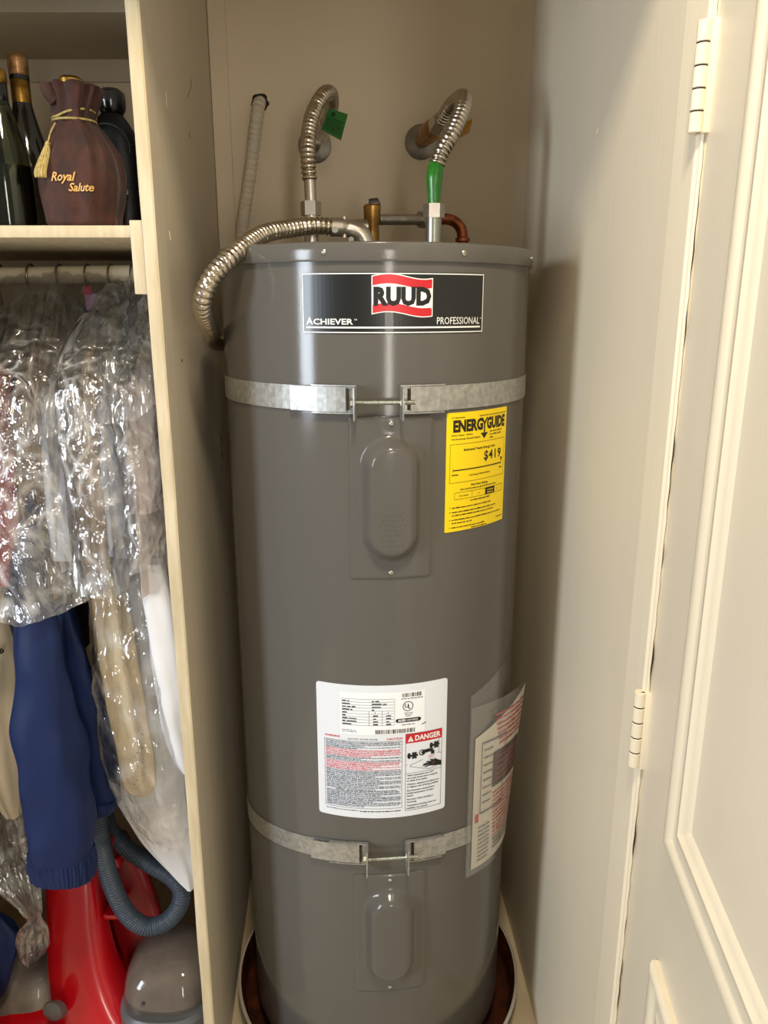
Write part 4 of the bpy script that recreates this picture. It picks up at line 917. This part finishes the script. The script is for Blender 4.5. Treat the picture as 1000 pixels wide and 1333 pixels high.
def dome(px, py, Y, a, b, h, m, name, e=2.6, flatten=.15):
    c = P(px, py, Y); bm = B(); keys = []
    for i in range(15):
        f = -flatten+(1+flatten)*i/14; r = max(.02, (1-max(0, f)**4.5))**(1/2.4); keys.append((c.x, c.y+.03*f, c.z+h*f, a*r, b*r))
    loft(bm, keys, 40, n=e); return obj(name, bm, m, vac)
dome(222, 1290, 1.25, .078, .075, .09, M['tank_inner'], 'recovery_tank', 3.2)
dome(222, 1290, 1.245, .084, .082, .098, M['smoke_tank'], 'clear_tank_cover', 3.2)
c = P(222, 1292, 1.235); bm = B()
loft(bm, [(c.x, c.y, c.z-.045, .082, .082), (c.x, c.y, c.z-.035, .090, .09), (c.x, c.y, c.z+.008, .090, .09), (c.x, c.y, c.z+.016, .082, .082), (c.x, c.y, c.z+.01, .05, .05)], 48, n=2.8); obj('tank_rim', bm, M['vac_grey'], vac)
bm = B(); q = P(186, 1308, 1.150); rings(bm, [[q+Vector((r*cos(2*pi*k/14), y, r*sin(2*pi*k/14))) for k in range(14)] for r, y in ((.004, .004), (.004, -.001), (.002, -.002))]); obj('rivet', bm, M['charcoal'], vac)
dome(36, 1300, 1.27, .075, .06, .085, M['tank_inner'], 'clean_water_tank')
dome(46, 1345, 1.235, .085, .085, .075, M['vac_red'], 'base_hood')
bm = B(); q = P(70, 1316, 1.165); RR = []
for r, y in ((.024, .02), (.024, -.004), (.021, -.010), (.010, -.012)): RR.append([q+Vector((r*.8*cos(2*pi*k/24), y*.7, r*sin(2*pi*k/24)))+Vector((0, 0, -y*.6)) for k in range(24)])
rings(bm, RR); obj('dial', bm, M['vac_grey'], vac)
c = P(150, 1390, 1.22); bm = B(); box(bm, -.70, -.345, 1.10, 1.34, .006, .062, .02); obj('base', bm, M['vac_red'], vac)

# ------------------------------------------------------------------ bottles and bag on the shelf
SZ = 1.553
def bottle(label, x, y, prof, m, parts, group='spirit bottles on the shelf', name='bottle'):
    t = thing(name, label, 'bottle', (x, y, SZ), group); bm = B(); lathe(bm, [(r, SZ+z) for r, z in prof], x, y, 40); obj('glass', bm, m, t)
    for nm, pf, mm in parts: bm = B(); lathe(bm, [(r, SZ+z) for r, z in pf], x, y, 32); obj(nm, bm, mm, t)
    return t
b1 = bottle('green glass bottle with gold cap, half full, at the front of the shelf', -.540, 1.185,
    [(.030, .0005), (.035, .004), (.0365, .02), (.0365, .065), (.034, .095), (.026, .130), (.0175, .158), (.0145, .172), (.0145, .195), (.012, .196)], M['green_glass'],
    [('liquid', [(.028, .004), (.0325, .008), (.0343, .022), (.0343, .066), (.0330, .0845), (.001, .0848)], M['dark_liquid']),
     ('neck_foil', [(.0150, .163), (.0152, .164), (.0152, .190), (.0146, .191), (.0146, .163)], M['black_gloss']),
     ('cap', [(.0150, .191), (.0155, .192), (.0155, .207), (.0140, .209), (.001, .2095)], M['gold'])])
# pale base label crescent of the front bottle
b2 = bottle('taller dark bottle with brown gold capsule standing behind the front bottle', -.563, 1.32,
    [(.030, .0005), (.036, .004), (.037, .02), (.037, .09), (.034, .12), (.024, .155), (.0165, .185), (.0135, .20), (.0135, .225), (.012, .226)], M['amber_glass'],
    [('neck_foil', [(.0140, .195), (.0142, .196), (.0142, .228), (.0138, .229), (.0138, .195)], M['gold']),
     ('black_band', [(.0146, .229), (.0146, .235), (.001, .235)], M['black_gloss']),
     ('capsule', [(.0135, .235), (.0148, .237), (.0152, .258), (.0145, .263), (.012, .2655), (.001, .266)], M['bronze'])])
vb = thing('velvet_bag', 'brown velvet drawstring bag with gold lettering between the bottles', 'bag', (-.438, 1.2, SZ))
KB = [(-.438, 1.2, SZ+.0008, .040, .036, .3), (-.439, 1.2, SZ+.006, .050, .043, .4), (-.439, 1.2, SZ+.02, .052, .045, .6), (-.438, 1.2, SZ+.05, .0575, .049, .5), (-.437, 1.2, SZ+.075, .0575, .048, .6), (-.435, 1.2, SZ+.100, .050, .042, .9), (-.437, 1.2, SZ+.125, .038, .034, 1.2), (-.4395, 1.2, SZ+.143, .0285, .026, 1.3), (-.440, 1.2, SZ+.148, .0275, .025, 1.2), (-.439, 1.2, SZ+.158, .029, .026, 1.5), (-.437, 1.2, SZ+.175, .033, .028, 2.0), (-.437, 1.2, SZ+.188, .034, .028, 2.4), (-.437, 1.2, SZ+.193, .030, .024, 2.2), (-.437, 1.2, SZ+.184, .024, .019, 1.5)]
bm = B(); loft(bm, lerp_secs(KB, 90), 90, n=2.3, folds=((9, .045, .4, 10), (14, .034, 1.3, -14), (5, .024, 2, 6)), nz=.002, nscale=30, seed=2)
bvh = BVHTree.FromBMesh(bm); obj('pouch_body', bm, M['velvet'], vb)
bm = B(); e0 = [P(72, 132, 1.18), P(66, 124, 1.178), P(61, 114, 1.178), P(60, 109, 1.178)]
tube(bm, smooth_path(e0, .002), lambda s: .010-.15*abs(s-.013)*(.6), 16); obj('ruffle', bm, M['velvet'], vb)
bm = B(); lathe(bm, [(.017, SZ+.178), (.0175, SZ+.199), (.013, SZ+.203), (.001, SZ+.204)], -.440, 1.2, 24); obj('stopper', bm, M['gold'], vb)
for dz, tl in ((0, .0), (.0035, .010)):
    bm = B(); tube(bm, [Vector((-.4400+.0295*cos(a), 1.2+.027*sin(a), SZ+.1455+dz+tl*max(0, cos(a+.5))*(1 if sin(a) < 0 else .2))) for a in [2*pi*k/40 for k in range(41)]], .0016, 8, cap=False); obj('cord', bm, M['tassel'], vb)
bm = B(); T0 = P(62, 187, 1.165); T1 = P(53, 231, 1.150)
loft(bm, lerp_secs([(T1.x, T1.y, T1.z, .0075, .006, 1), (T1.x+.001, T1.y, T1.z+.010, .0078, .006, 1), (T0.x-.003, T0.y-.003, T0.z-.012, .0055, .005, 1), (T0.x-.001, T0.y, T0.z-.003, .0035, .0035, .5), (T0.x, T0.y, T0.z, .0038, .0038, .2), (T0.x, T0.y, T0.z+.003, .002, .002, .2)], 20), 40, folds=((13, .10, 0, 0),)); tubep = smooth_path([T0, P(66, 172, 1.17), P(72, 160, 1.172)], .004); tube(bm, tubep, .0012, 6); obj('tassel', bm, M['tassel'], vb)
pr = Print(); GT = M['gold_thread']
pr.text('Royal', 0, 0, .0115, GT, w=.0345, shear=.35, bold=.02); pr.text('Salute', .0235, -.0135, .0105, GT, w=.0345, shear=.35, bold=.02)
tp = P(66, 235, 1.15)
def on_bag(u, v, o):
    x, z = tp.x+u, tp.z+v+.08*u*0; h = bvh.ray_cast(Vector((x, 1.0, z)), Vector((0, 1, 0)))
    return Vector((x, (h[0].y if h[0] else 1.15)-.0008-o, z))
pr.build('lettering', on_bag, vb)
fl = thing('black_flask', 'black round stoppered flask behind the velvet bag', 'bottle', (-.424, 1.31, SZ), 'spirit bottles on the shelf')
bm = B(); loft(bm, lerp_secs([(-.424, 1.31, SZ+.0005, .040, .03), (-.424, 1.31, SZ+.008, .042, .032), (-.424, 1.31, SZ+.10, .041, .032), (-.424, 1.31, SZ+.145, .036, .03), (-.423, 1.31, SZ+.165, .026, .024), (-.422, 1.31, SZ+.178, .016, .016)], 30), 40, n=3); obj('body', bm, M['black_leather'], fl)
bm = B(); lathe(bm, [(.013, SZ+.176), (.0165, SZ+.179), (.0205, SZ+.186), (.0215, SZ+.198), (.020, SZ+.209), (.013, SZ+.2145), (.001, SZ+.216)], -.421, 1.31, 28); obj('stopper', bm, M['black_gloss'], fl)
bm = B(); tube(bm, [Vector((-.424+.036*cos(a), 1.2775, SZ+.125+.035*sin(a))) for a in [rad(q) for q in range(-10, 191, 10)]], .0009, 6); obj('piping', bm, M['charcoal'], fl)
bm = B(); c = P(163, 250, 1.272); tube(bm, [c+Vector((.004*cos(a), 0, .004*sin(a))) for a in [2*pi*k/16 for k in range(17)]], .0012, 8, cap=False); obj('ring_clasp', bm, M['zinc'], fl)
